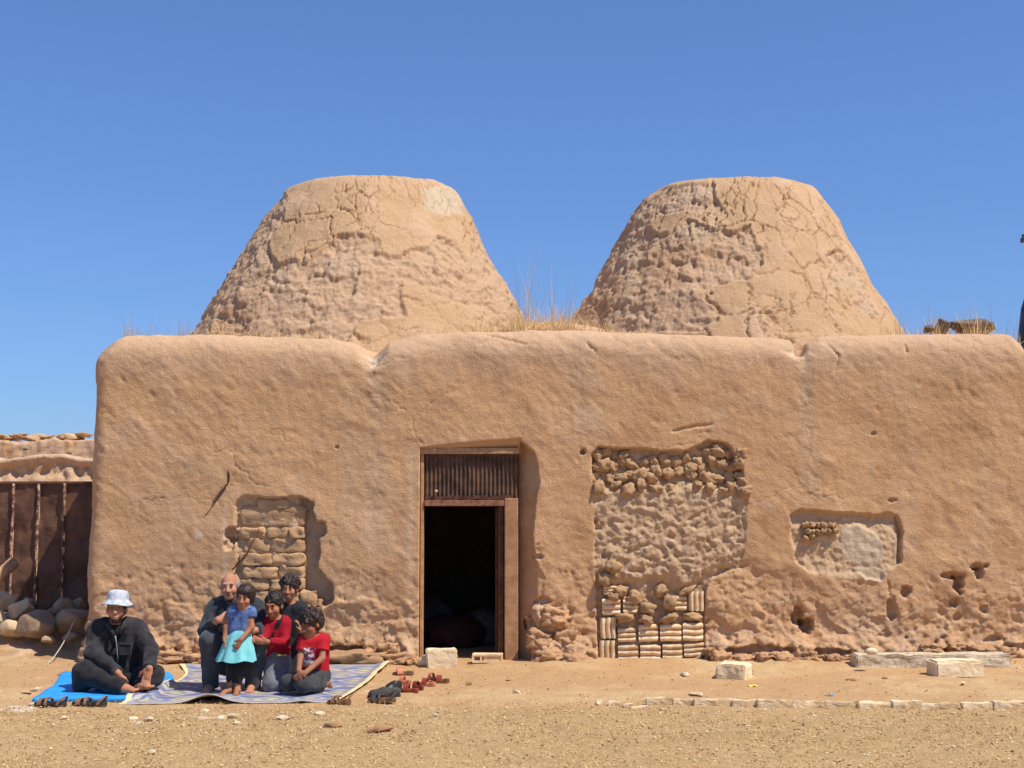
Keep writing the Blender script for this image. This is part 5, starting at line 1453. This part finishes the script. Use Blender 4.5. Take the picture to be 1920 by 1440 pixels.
# ------------------------------------------------------------------ little girl
f = Fig(11.42, 441, 'little girl in a turquoise skirt and blue denim top standing barefoot on the mat', (-.26, -.20, -.02), (.26, .24, 1.0))
hd = Head(f.p(459, 1120, 0), .84, -.10, .12, .10)
neck, chest, pel = f.p(455, 1140, .01), f.p(452, 1152, .01), f.p(446, 1200, .02)
shR, elR, wrR = f.p(437, 1147, .01), f.p(424, 1176, .0), f.p(421, 1196, -.03)
shL, elL, wrL = f.p(470, 1148, .0), f.p(472, 1176, -.03), f.p(452, 1199, -.10)
hiR, knR, anR = f.p(438, 1215, .02), f.p(434, 1253, .0), f.p(431, 1284, .02)
hiL, knL, anL = f.p(454, 1215, .02), f.p(451, 1253, .0), f.p(446, 1285, .02)
S = f.sdf(.005)
hd.build(S, True); S.cap(neck, lerp(neck, hd.c, .5), .032, .032, .02)
S.cap(lerp(shR, chest, .4), lerp(hiR, pel, .3), .058, .06, .04); S.cap(lerp(shL, chest, .4), lerp(hiL, pel, .3), .058, .06, .04); S.cap(shR, shL, .03, .03, .03)
limb(S, [shR, elR, wrR], [.027, .023, .018], .02); limb(S, [shL, elL, wrL], [.027, .023, .018], .02)
limb(S, [hiR, knR, anR], [.05, .036, .026], .02); limb(S, [hiL, knL, anL], [.05, .036, .026], .02)
hand(S, wrR, (.05, -.05, -.9), (.9, 0, 0), (0, -.9, 0), .58, .3); hand(S, wrL, (-.45, -.1, -.75), (0, .9, 0), (-.6, -.2, .6), .58, .3)
foot(S, anR * np.array((1, 1, 0)) + np.array((.015, .03, .012)), f.p(411, 1297, -.10) * np.array((1, 1, 0)) + np.array((0, 0, .012)), .66); foot(S, anL * np.array((1, 1, 0)) + np.array((0, .03, .012)), f.p(440, 1298, -.11) * np.array((1, 1, 0)) + np.array((0, 0, .012)), .66)
b_ = f.body(S, M_SK3); face(hd, b_, f.org, None, M_HAIRB, False, .8)
S = SDF(hd.c - .17, hd.c + .17, .005); hairshape(S, hd, .012, .012, side=.006); S.cap(hd.w((-.06, -.072, .074)), hd.w((.055, -.078, .070)), .014 * hd.s, None, .02); S.ell(hd.w((-.06, .05, -.06)), (.03, .04, .06), None, .03); f.part('hair', S, M_HAIRB, .005, 61, 40)
S = f.sdf(.005)
S.cap(lerp(shR, chest, .38), lerp(hiR, pel, .2) + np.array((0, 0, .09)), .066, .068, .04); S.cap(lerp(shL, chest, .38), lerp(hiL, pel, .2) + np.array((0, 0, .09)), .066, .068, .04); S.cap(shR, shL, .038, .038, .03)
S.cap(shL, lerp(shL, elL, .35), .042, .046, .02, True); S.cap(shR, lerp(shR, elR, .35), .042, .046, .02, True); S.ell(neck + np.array((0, -.02, .03)), (.042, .05, .03), None, .01, True)
f.part('top', S, M_DENIM, .004, 71, 16)
S = f.sdf(.006); limb(S, [hiR, knR, anR + np.array((0, 0, .02))], [.06, .044, .034], .02, True); limb(S, [hiL, knL, anL + np.array((0, 0, .02))], [.06, .044, .034], .02, True); f.part('leggings', S, M_LEGG, .004, 75, 14)
c0, c1 = f.p(450, 1177, .01), f.p(442, 1239, 0)
V = []; sg, rg = 72, 9
for i in range(rg):
    t = i / (rg - 1); c = lerp(c0, c1, t); r0 = .078 + (.160 - .078) * t ** .85
    for k in range(sg):
        a = 2 * math.pi * k / sg; pl_ = (1 + (.03 + .10 * t) * math.sin(9 * a + .8 * math.sin(2 * a)) * .6 + .05 * t * math.sin(4 * a + 2))
        V.append(c + np.array((r0 * pl_ * math.cos(a), r0 * .72 * pl_ * math.sin(a), .008 * t * math.sin(5 * a))) - f.org)
put('skirt', npmesh('skirt', np.array(V), [(i * sg + k, i * sg + (k + 1) % sg, (i + 1) * sg + (k + 1) % sg, (i + 1) * sg + k) for i in range(rg - 1) for k in range(sg)]), M_TURQ, b_)
V2 = [np.array(V[k]) for k in range(sg)]

# ------------------------------------------------------------------ kneeling boys
def kneeler(f, hd, J, sk, hair, hairkw, topm, botm, topname, sleeve, seat=False, sc=.72, res=.006, hands=None, brow=None, smile=False, bare=True, dress=0, topcol=None):
    S = f.sdf(.0055)
    hd.build(S, True); S.cap(J['neck'], lerp(J['neck'], hd.c, .55), .038, .036, .02)
    ch, pe = J['chest'], J['pel']
    S.cap(lerp(J['shR'], ch, .4), lerp(J['hiR'], pe, .3), .066, .068, .04); S.cap(lerp(J['shL'], ch, .4), lerp(J['hiL'], pe, .3), .066, .068, .04); S.cap(J['shR'], J['shL'], .034, .034, .03)
    for a in 'RL':
        limb(S, [J['sh' + a], J['el' + a], J['wr' + a]], [.031, .027, .021], .02); limb(S, [J['hi' + a], J['kn' + a], J['an' + a]], [.056, .042, .028], .03)
        hand(S, J['wr' + a], *hands[a], .70, .55)
        if 'ft' + a in J: foot(S, J['an' + a], J['ft' + a], .7)
    b_ = f.body(S, sk); face(hd, b_, f.org, None, brow or hair, smile, .75)
    S = SDF(hd.c - .18, hd.c + .18, .005); hairshape(S, hd, **hairkw); f.part('hair', S, hair, .009, 83, 38)
    S = f.sdf(.006)
    lo = pe + np.array((0, 0, .02 - dress))
    S.cap(lerp(J['shR'], ch, .36), lerp(J['hiR'], lo, .35), .075, .080, .04); S.cap(lerp(J['shL'], ch, .36), lerp(J['hiL'], lo, .35), .075, .080, .04); S.cap(J['shR'], J['shL'], .043, .043, .03)
    if dress: S.cap(pe + np.array((-.03, 0, .05)), pe + np.array((-.02, 0, -dress)), .085, .105, .04); S.cap(pe + np.array((.03, 0, .05)), pe + np.array((.02, 0, -dress)), .085, .105, .04)
    for a in 'RL':
        if sleeve > 1: limb(S, [J['sh' + a], J['el' + a], lerp(J['el' + a], J['wr' + a], sleeve - 1)], [.048, .043, .033], .025, True)
        else: limb(S, [J['sh' + a], lerp(J['sh' + a], J['el' + a], sleeve)], [.048, .052], .025, True)
    S.ell(J['neck'] + np.array((0, -.02, .03)), (.045, .05, .032), None, .01, True)
    f.part(topname, S, topm, .006, 87, 12, topcol)
    S = f.sdf(.006)
    S.ell(pe, (.105, .10, .085), None, .04)
    for a in 'RL': limb(S, [J['hi' + a], J['kn' + a], lerp(J['kn' + a], J['an' + a], .9)], [.072, .064, .046], .035, True)
    f.part('trousers', S, botm, .006, 89, 12)
    return b_

M_PULL = vcol_mat('deep_red_jersey', .12, (40, 300), (.006, .0015), .85)
M_TEE = vcol_mat('red_printed_cotton', .10, (40, 300), (.006, .0015), .85)
def patchcol(V):
    c = np.broadcast_to(rgb(150, 24, 40), (len(V), 3)).copy()
    a, b, e = f.p(527, 1158, 0), f.p(519, 1178, 0), f.p(512, 1194, 0)
    d1 = np.hypot((V[:, 0] - lerp(a, b, .5)[0] - .35 * (V[:, 2] - lerp(a, b, .5)[2])) / .024, (V[:, 2] - lerp(a, b, .5)[2]) / .062)
    d2 = np.hypot((V[:, 0] - e[0] - .3 * (V[:, 2] - e[2])) / .014, (V[:, 2] - e[2]) / .05)
    m_ = np.maximum(sstep(1.1, .9, d1), sstep(1.1, .9, d2)) * (V[:, 1] < f.org[1] + .03)
    return cmix(c, rgb(34, 30, 34), m_)
# boy in the deep red pullover, kneeling upright
f = Fig(11.66, 515, 'boy in a deep red pullover with black shoulder patches kneeling beside the older man', (-.28, -.32, -.02), (.26, .50, .98))
hd = Head(f.p(513, 1136, -.02), .88, -.22, .22, -.05)
J = dict(neck=f.p(518, 1160, .02), chest=f.p(517, 1172, .03), pel=f.p(519, 1234, .05), shR=f.p(501, 1170, .0), shL=f.p(533, 1168, .05), elR=f.p(494, 1198, -.10), wrR=f.p(484, 1200, -.22), elL=f.p(534, 1205, -.04), wrL=f.p(500, 1203, -.20),
         hiR=f.p(509, 1237, .05), hiL=f.p(530, 1237, .06), knR=f.p(507, 1284, -.06), knL=f.p(525, 1285, -.03), anR=f.p(508, 1276, .30) * np.array((1, 1, 0)) + np.array((0, 0, .05)), anL=f.p(526, 1276, .32) * np.array((1, 1, 0)) + np.array((0, 0, .05)))
b_ = kneeler(f, hd, J, M_SK3, M_HAIRK, dict(grow=.006, top=.012), M_PULL, M_LGREY, 'pullover', 1.92, topcol=patchcol, hands={'R': ((-.9, -.1, 0), (0, .8, -.3), (0, -.3, .9)), 'L': ((-.9, -.15, .05), (0, .9, 0), (0, -.2, .9))})
f.tube('waist_stripe', [f.p(519, 1228, -.065), f.p(528, 1229, -.055), f.p(537, 1228, -.01)], .008, M_YEL)
# boy in the black shirt behind
f = Fig(12.25, 547, 'boy in a long black shirt kneeling at the back between the two boys in red', (-.25, -.32, -.02), (.25, .46, 1.08))
hd = Head(f.p(542, 1104, 0), .90, .0, .05, .02)
J = dict(neck=f.p(545, 1130, .03), chest=f.p(547, 1146, .04), pel=f.p(547, 1220, .06), shR=f.p(527, 1142, .03), shL=f.p(567, 1141, .03), elR=f.p(524, 1182, .02), wrR=f.p(534, 1214, -.06), elL=f.p(576, 1180, -.02), wrL=f.p(563, 1184, -.22),
         hiR=f.p(537, 1222, .05), hiL=f.p(557, 1222, .05), knR=f.p(537, 1262, -.06), knL=f.p(558, 1262, -.06), anR=f.p(537, 1256, .26) * np.array((1, 1, 0)) + np.array((0, 0, .05)), anL=f.p(558, 1256, .26) * np.array((1, 1, 0)) + np.array((0, 0, .05)))
b_ = kneeler(f, hd, J, M_SK3, M_HAIRB, dict(grow=.012, top=.012, curly=60, seed=4), M_BLKT, M_LEGG, 'long_shirt', 1.7, hands={'R': ((.1, -.3, -.8), (0, .9, 0), (.9, 0, 0)), 'L': ((-.1, -.2, .9), (-.9, 0, 0), (0, -.8, .2))}, smile=True, dress=.10)
def prcol(V):
    q = V.astype(np.float32)
    c = np.broadcast_to(rgb(174, 32, 42), (len(V), 3)).copy()
    a = f.p(579, 1232, 0)
    pr = np.broadcast_to(rgb(168, 96, 112), (len(V), 3)).copy()
    pr = cmix(pr, rgb(58, 48, 76), sstep(.0, .2, fbm(q, 30, 2, 5))); pr = cmix(pr, rgb(222, 214, 220), sstep(.12, .25, fbm(q, 34, 2, 9))); pr = cmix(pr, rgb(196, 150, 90), sstep(.0, -.03, q[:, 2] - a[2] + .035) * .7)
    e_ = np.maximum(np.abs(V[:, 0] - a[0] - .1 * (V[:, 2] - a[2])) / .052, np.abs(V[:, 2] - a[2]) / .085) + .25 * fbm(q, 22, 2, 3)
    return cmix(c, pr, sstep(1.05, .9, e_) * (V[:, 1] < f.org[1] + .02))
# boy in the red tee shirt sitting back on his heels
f = Fig(11.52, 583, 'boy in a red printed tee shirt sitting back on his heels at the right', (-.30, -.36, -.02), (.34, .36, .80))
hd = Head(f.p(583, 1171, -.02), .90, -.75, .25, -.12)
J = dict(neck=f.p(591, 1192, .03), chest=f.p(588, 1208, .03), pel=f.p(592, 1262, .08), shR=f.p(569, 1201, -.02), shL=f.p(607, 1200, .04), elR=f.p(563, 1231, -.06), wrR=f.p(560, 1257, -.22), elL=f.p(604, 1234, -.05), wrL=f.p(572, 1262, -.23),
         hiR=f.p(580, 1267, .06), hiL=f.p(604, 1268, .08), knR=f.p(541, 1281, -.14), knL=f.p(568, 1284, -.20), anR=f.p(588, 1284, .10), anL=f.p(607, 1283, .06), ftL=f.p(621, 1285, .12))
J['anR'][2] = .05; J['anL'][2] = .06; J['ftL'][2] = .03
b_ = kneeler(f, hd, J, M_SK4, M_HAIRB, dict(grow=.016, top=.006, curly=80, seed=8), M_TEE, M_DGREY, 'tee_shirt', .62, topcol=prcol, hands={'R': ((.10, -.15, -.9), (.5, .6, 0), (.8, -.4, 0)), 'L': ((-.7, -.15, -.35), (0, .9, 0), (0, -.2, .9))})
# ================================================================== mats and footwear
M_BLUE = mat('blue_foam', rgb(54, 160, 232), rgb(44, 144, 220), 10, .55, ((30, 120), (.004, .001)), .3)
bp_ = [G(*q) for q in [(60, 1317), (100, 1292), (112, 1272), (120, 1266), (318, 1266), (326, 1282), (286, 1312)]]
blue_poly = [(q.x, q.y) for q in bp_]
def inblue(X, Y): return poly_sd(np.atleast_1d(np.float32(X)), np.atleast_1d(np.float32(Y)), blue_poly)
cx_, cy_ = np.mean([q[0] for q in blue_poly]), np.mean([q[1] for q in blue_poly])
nb_ = 40; nrad = 12
# resample outline densely, rings towards the centre
ol = []
for i in range(len(blue_poly)):
    a, b = np.array(blue_poly[i]), np.array(blue_poly[(i + 1) % len(blue_poly)])
    n = max(3, int(np.linalg.norm(b - a) / .04))
    for t in np.arange(n) / n: ol.append(a * (1 - t) + b * t)
ol = np.array(ol); n = len(ol)
rings = []
TH_ = .034
zof = lambda xy: gz(xy[:, 0], xy[:, 1])
wob = lambda xy: .010 * fbm(np.stack([xy[:, 0], xy[:, 1], xy[:, 0] * 0], 1), 3, 2, 801) + .05 * sstep(.62, .80, (xy[:, 0] - cx_) / .75) * sstep(11.9, 12.5, xy[:, 1]) + .03 * sstep(-.55, -.8, (xy[:, 0] - cx_))
cen = np.array((cx_, cy_))
def ring(t, dz): xy = cen + (ol - cen) * t; return np.concatenate([xy, (zof(xy) + dz + wob(xy))[:, None]], 1)
rings = [ring(.99, -.004), ring(1.0, .004), ring(1.0, TH_ - .008), ring(.992, TH_)] + [ring(t, TH_) for t in (.93, .85, .72, .58, .42, .25, .1, .01)]
V = np.concatenate(rings)
F = [(i * n + k, i * n + (k + 1) % n, (i + 1) * n + (k + 1) % n, (i + 1) * n + k) for i in range(len(rings) - 1) for k in range(n)]
o0 = np.array((cx_, cy_, 0))
tag(put('blue_mat', npmesh('blue_mat', V - o0, F), M_BLUE, None, tuple(o0)), 'bright blue foam mat under the man in the hat', 'mat')
# woven mat with an ikat pattern
c00, c10, c11, c01 = [np.array(G(*q)[:2]) for q in [(222, 1322), (656, 1317), (727, 1249), (336, 1249)]]
nu_, nv_ = 260, 300
U, Vv = [q.ravel() for q in np.meshgrid(np.linspace(0, 1, nu_), np.linspace(0, 1, nv_), indexing='ij')]
xy = (c00[None] * ((1 - U) * (1 - Vv))[:, None] + c10[None] * (U * (1 - Vv))[:, None] + c11[None] * (U * Vv)[:, None] + c01[None] * ((1 - U) * Vv)[:, None])
w3 = np.stack([xy[:, 0], xy[:, 1], xy[:, 0] * 0], 1).astype(np.float32)
nn = fbm(w3, 1.6, 3, 820)
xy[:, 0] += .03 * nn * (U > .5) ; xy[:, 1] += .02 * nn
xy[:, 0] += .20 * (1 - U) ** 5 * np.sin(np.pi * np.clip((Vv - .25) / .75, 0, 1))
xy[:, 0] -= .16 * (1 - Vv) ** 3 * (U ** 6) * 0.6
Zm = gz(xy[:, 0], xy[:, 1]) + .010 + .008 * np.abs(fbm(w3, 2.2, 2, 825))
Zm = np.maximum(Zm, gz(xy[:, 0], xy[:, 1]) + (TH_ + .012) * sstep(.05, -.03, inblue(xy[:, 0], xy[:, 1])))
Zm += .075 * np.exp(-((U - .385) / .085) ** 2) * np.exp(-Vv / .085)
Zm += .035 * sstep(.93, 1.0, U) * (0.4 + .6 * Vv) + .015 * np.exp(-((U - .8) / .05) ** 2) * np.exp(-Vv / .1)
LU, LV = U * 2.1, Vv * 2.7
c_p, c_d, c_c, c_y = rgb(110, 118, 152), rgb(88, 96, 134), rgb(180, 174, 164), rgb(192, 182, 132)
jit = .010 * np.sign(np.sin(LV * 420)) + .012 * fbm(w3, 40, 1, 830)
band = (LV * 2.4) % 1.0
uu = (LU * 2.6 + (np.floor(LV * 2.4) % 2) * .5 + jit * 2) % 1.0
dia = np.abs(uu - .5) + np.abs(band - .5) * 1.05
mc = np.broadcast_to(c_p, (len(U), 3)).copy()
mc = cmix(mc, c_c, sstep(.52, .47, dia + jit)); mc = cmix(mc, c_p, sstep(.34, .30, dia + jit)); mc = cmix(mc, c_y, sstep(.22, .18, dia + jit))
mc = cmix(mc, c_c, sstep(.05, .035, np.minimum(band, 1 - band)) * .8)
mc = cmix(mc, c_d, sstep(.02, .4, fbm(w3, 5, 3, 833)) * .25)
edge = np.minimum(LV, 2.7 - LV); edg2 = np.minimum(LU, 2.1 - LU)
mc = cmix(mc, c_c, (edge < .13) * 1.0); mc = cmix(mc, c_p, ((edge > .05) & (edge < .085)) * 1.0)
mc = cmix(mc, rgb(224, 208, 160), (edg2 < .05) * 1.0)
mc = cmix(mc, rgb(205, 180, 140), sstep(-.05, .45, fbm(w3, 2.5, 4, 836)) * .30)
o0 = np.array((xy[:, 0].mean(), xy[:, 1].mean(), 0))
top = np.concatenate([xy, Zm[:, None]], 1) - o0
o = put('woven_mat', npmesh('woven_mat', top, grid_faces(nu_, nv_), True, mc), vcol_mat('woven_plastic', .08, (160,), (.002,), .6), None, tuple(o0))
so_ = o.modifiers.new('thickness', 'SOLIDIFY'); so_.thickness = .006; so_.offset = -1
tag(o, 'blue purple woven mat with cream and yellow diamonds under the family', 'mat')

# footwear
M_DSOLE = mat('dark_sole', rgb(58, 54, 50), rgb(42, 38, 36), 10, .75, ((40,), (.003,))); M_TAN = mat('tan_strap', rgb(150, 112, 84), rgb(116, 84, 64), 14, .7, ((40,), (.003,)))
M_BRN = mat('brown_leather', rgb(128, 92, 62), rgb(92, 64, 44), 14, .7, ((40,), (.003,))); M_RSAND = mat('red_plastic', rgb(156, 74, 54), rgb(120, 56, 44), 10, .5); M_PSAND = mat('salmon_plastic', rgb(214, 140, 106), rgb(186, 112, 82), 10, .5); M_BSHOE = mat('black_leather', rgb(44, 42, 42), rgb(30, 28, 28), 10, .45, None, .4); M_GSHOE = mat('grey_black_shoe', rgb(84, 80, 76), rgb(54, 52, 50), 12, .7); M_LINING = mat('shoe_lining', rgb(110, 100, 92), None, 10, .8)
def outline(L, w, n=28):
    P_ = []
    for k in range(n):
        a = 2 * math.pi * k / n; c, s_ = math.cos(a), math.sin(a)
        yy = c * L / 2
        wd = w / 2 * (1 + .16 * c) * (1 - .18 * math.exp(-((c + .15) / .35) ** 2))
        P_.append((math.copysign(abs(s_) ** .8, s_) * wd + .012 * c, yy))
    return P_
def sandal(px, py, L, rot, sole, strap, label, group, kind='slide', tilt=0.0):
    q = G(px, py); root = empty('sandal', (q.x, q.y, gz1(q.x, q.y) + .004), label, 'sandal', group)
    root.rotation_euler = (0, tilt, rot)
    w = L * .38; ou = outline(L, w); n = len(ou); bm = bmesh.new()
    lay = []
    for z_, s_ in ((0, .96), (.008, 1.0), (.022, 1.0), (.027, .95)):
        lay.append([bm.verts.new((x_ * s_, y_ * s_, z_ + (.010 if y_ < -L * .2 else 0) * (z_ > .01))) for x_, y_ in ou])
    for a, b in zip(lay[:-1], lay[1:]):
        for k in range(n): bm.faces.new((a[k], a[(k + 1) % n], b[(k + 1) % n], b[k]))
    bm.faces.new(lay[0][::-1]); bm.faces.new(lay[-1])
    put('sole', bm_mesh('sole', bm), sole, root)
    def arch(y0, y1, h, lean=0):
        V = []; nn_ = 11
        for i, yy in enumerate((y0, y1)):
            for k in range(nn_):
                a = math.pi * k / (nn_ - 1); V.append((-math.cos(a) * w * .52, yy + lean * math.sin(a), .014 + math.sin(a) ** .8 * h))
        V += [(v[0] * .93, v[1], v[2] - .004 if v[2] > .03 else v[2]) for v in V]
        F = [(i, i + 1, nn_ + i + 1, nn_ + i) for i in range(nn_ - 1)]
        put('strap', npmesh('strap', V, F + [tuple(22 + t for t in f_[::-1]) for f_ in F]), strap, root)
    if kind == 'slide': arch(L * .02, L * .30, .055)
    else:
        arch(L * .20, L * .32, .045); arch(L * .02, L * .10, .055); arch(-L * .32, -L * .24, .065, -.05)
        put('toe_strap', tube_mesh('toe_strap', [(0, L * .30, .03), (0, L * .12, .060), (0, -.02, .06)], .008, 6), strap, root)
    return root
g1 = 'footwear left around the mats'
sandal(95, 1325, .29, 1.35, M_DSOLE, M_TAN, 'leftmost dark sandal with tan strap before the blue mat', g1, 'strap')
sandal(168, 1324, .30, 1.45, M_DSOLE, M_TAN, 'dark strappy sandal right of its twin before the blue mat', g1, 'strap')
sandal(636, 1319, .20, 1.55, M_BRN, M_TAN, 'brown strappy sandal lying at the front right corner of the woven mat', g1, 'strap')
sandal(756, 1265, .20, 1.75, M_BRN, M_PSAND, 'flat brown sandal just right of the back corner of the woven mat', g1)
sandal(759, 1281, .15, 1.2, M_PSAND, M_PSAND, 'salmon child sandal beside the grey black shoes', g1)
sandal(768, 1297, .17, 1.35, M_RSAND, M_RSAND, 'red child sandal nearest to the dark shoes', g1)
sandal(784, 1291, .15, .9, M_RSAND, M_RSAND, 'second red child sandal overlapping the nearest one', g1)
sandal(802, 1284, .16, 1.3, M_PSAND, M_RSAND, 'salmon child sandal with red strap in the middle of the row', g1)
sandal(812, 1274, .15, .7, M_RSAND, M_PSAND, 'red child sandal with salmon strap, hindmost of the row', g1)
sandal(828, 1278, .15, 1.5, M_BRN, M_RSAND, 'rightmost child sandal of the row by the door', g1)
def shoe(px, py, L, rot, m, label, tilt=0, lift=0):
    q = G(px, py); root = empty('shoe', (q.x, q.y, gz1(q.x, q.y) + lift), label, 'shoe', g1); root.rotation_euler = (tilt, 0, rot)
    S = SDF((-.09, -.19, -.01), (.09, .19, .16), .006)
    S.cap((0, -L * .36, .045), (0, 0, .045), .042, .040, .03); S.cap((0, 0, .040), (.006, L * .36, .030), .040, .036, .03); S.cap((0, -L * .36, .05), (0, -L * .2, .085), .036, .030, .03); S.cutbelow(.012)
    S.ell((0, -L * .26, .105), (.030, .075, .055), None, .012, True)
    V, F = S.surface(); put('upper', npmesh('upper', V, F), m, root)
    ou = outline(L * 1.04, .098); bm = bmesh.new(); lay = [[bm.verts.new((x_ * s_, y_, z_)) for x_, y_ in ou] for z_, s_ in ((0, .97), (.018, 1.0), (.020, .9))]; n = len(ou)
    for a, b in zip(lay[:-1], lay[1:]):
        for k in range(n): bm.faces.new((a[k], a[(k + 1) % n], b[(k + 1) % n], b[k]))
    bm.faces.new(lay[0][::-1]); bm.faces.new(lay[-1]); put('sole', bm_mesh('sole', bm), M_DSOLE, root)
shoe(733, 1304, .26, 2.6, M_BSHOE, 'black shoe tipped on its side right of the woven mat', -.18, .02)
shoe(720, 1307, .27, 1.9, M_GSHOE, 'grey black shoe lying against the tipped black shoe')
sandal(716, 1316, .24, 1.5, M_BRN, M_GSHOE, 'worn brown sandal in front of the pair of dark shoes', g1, 'strap')
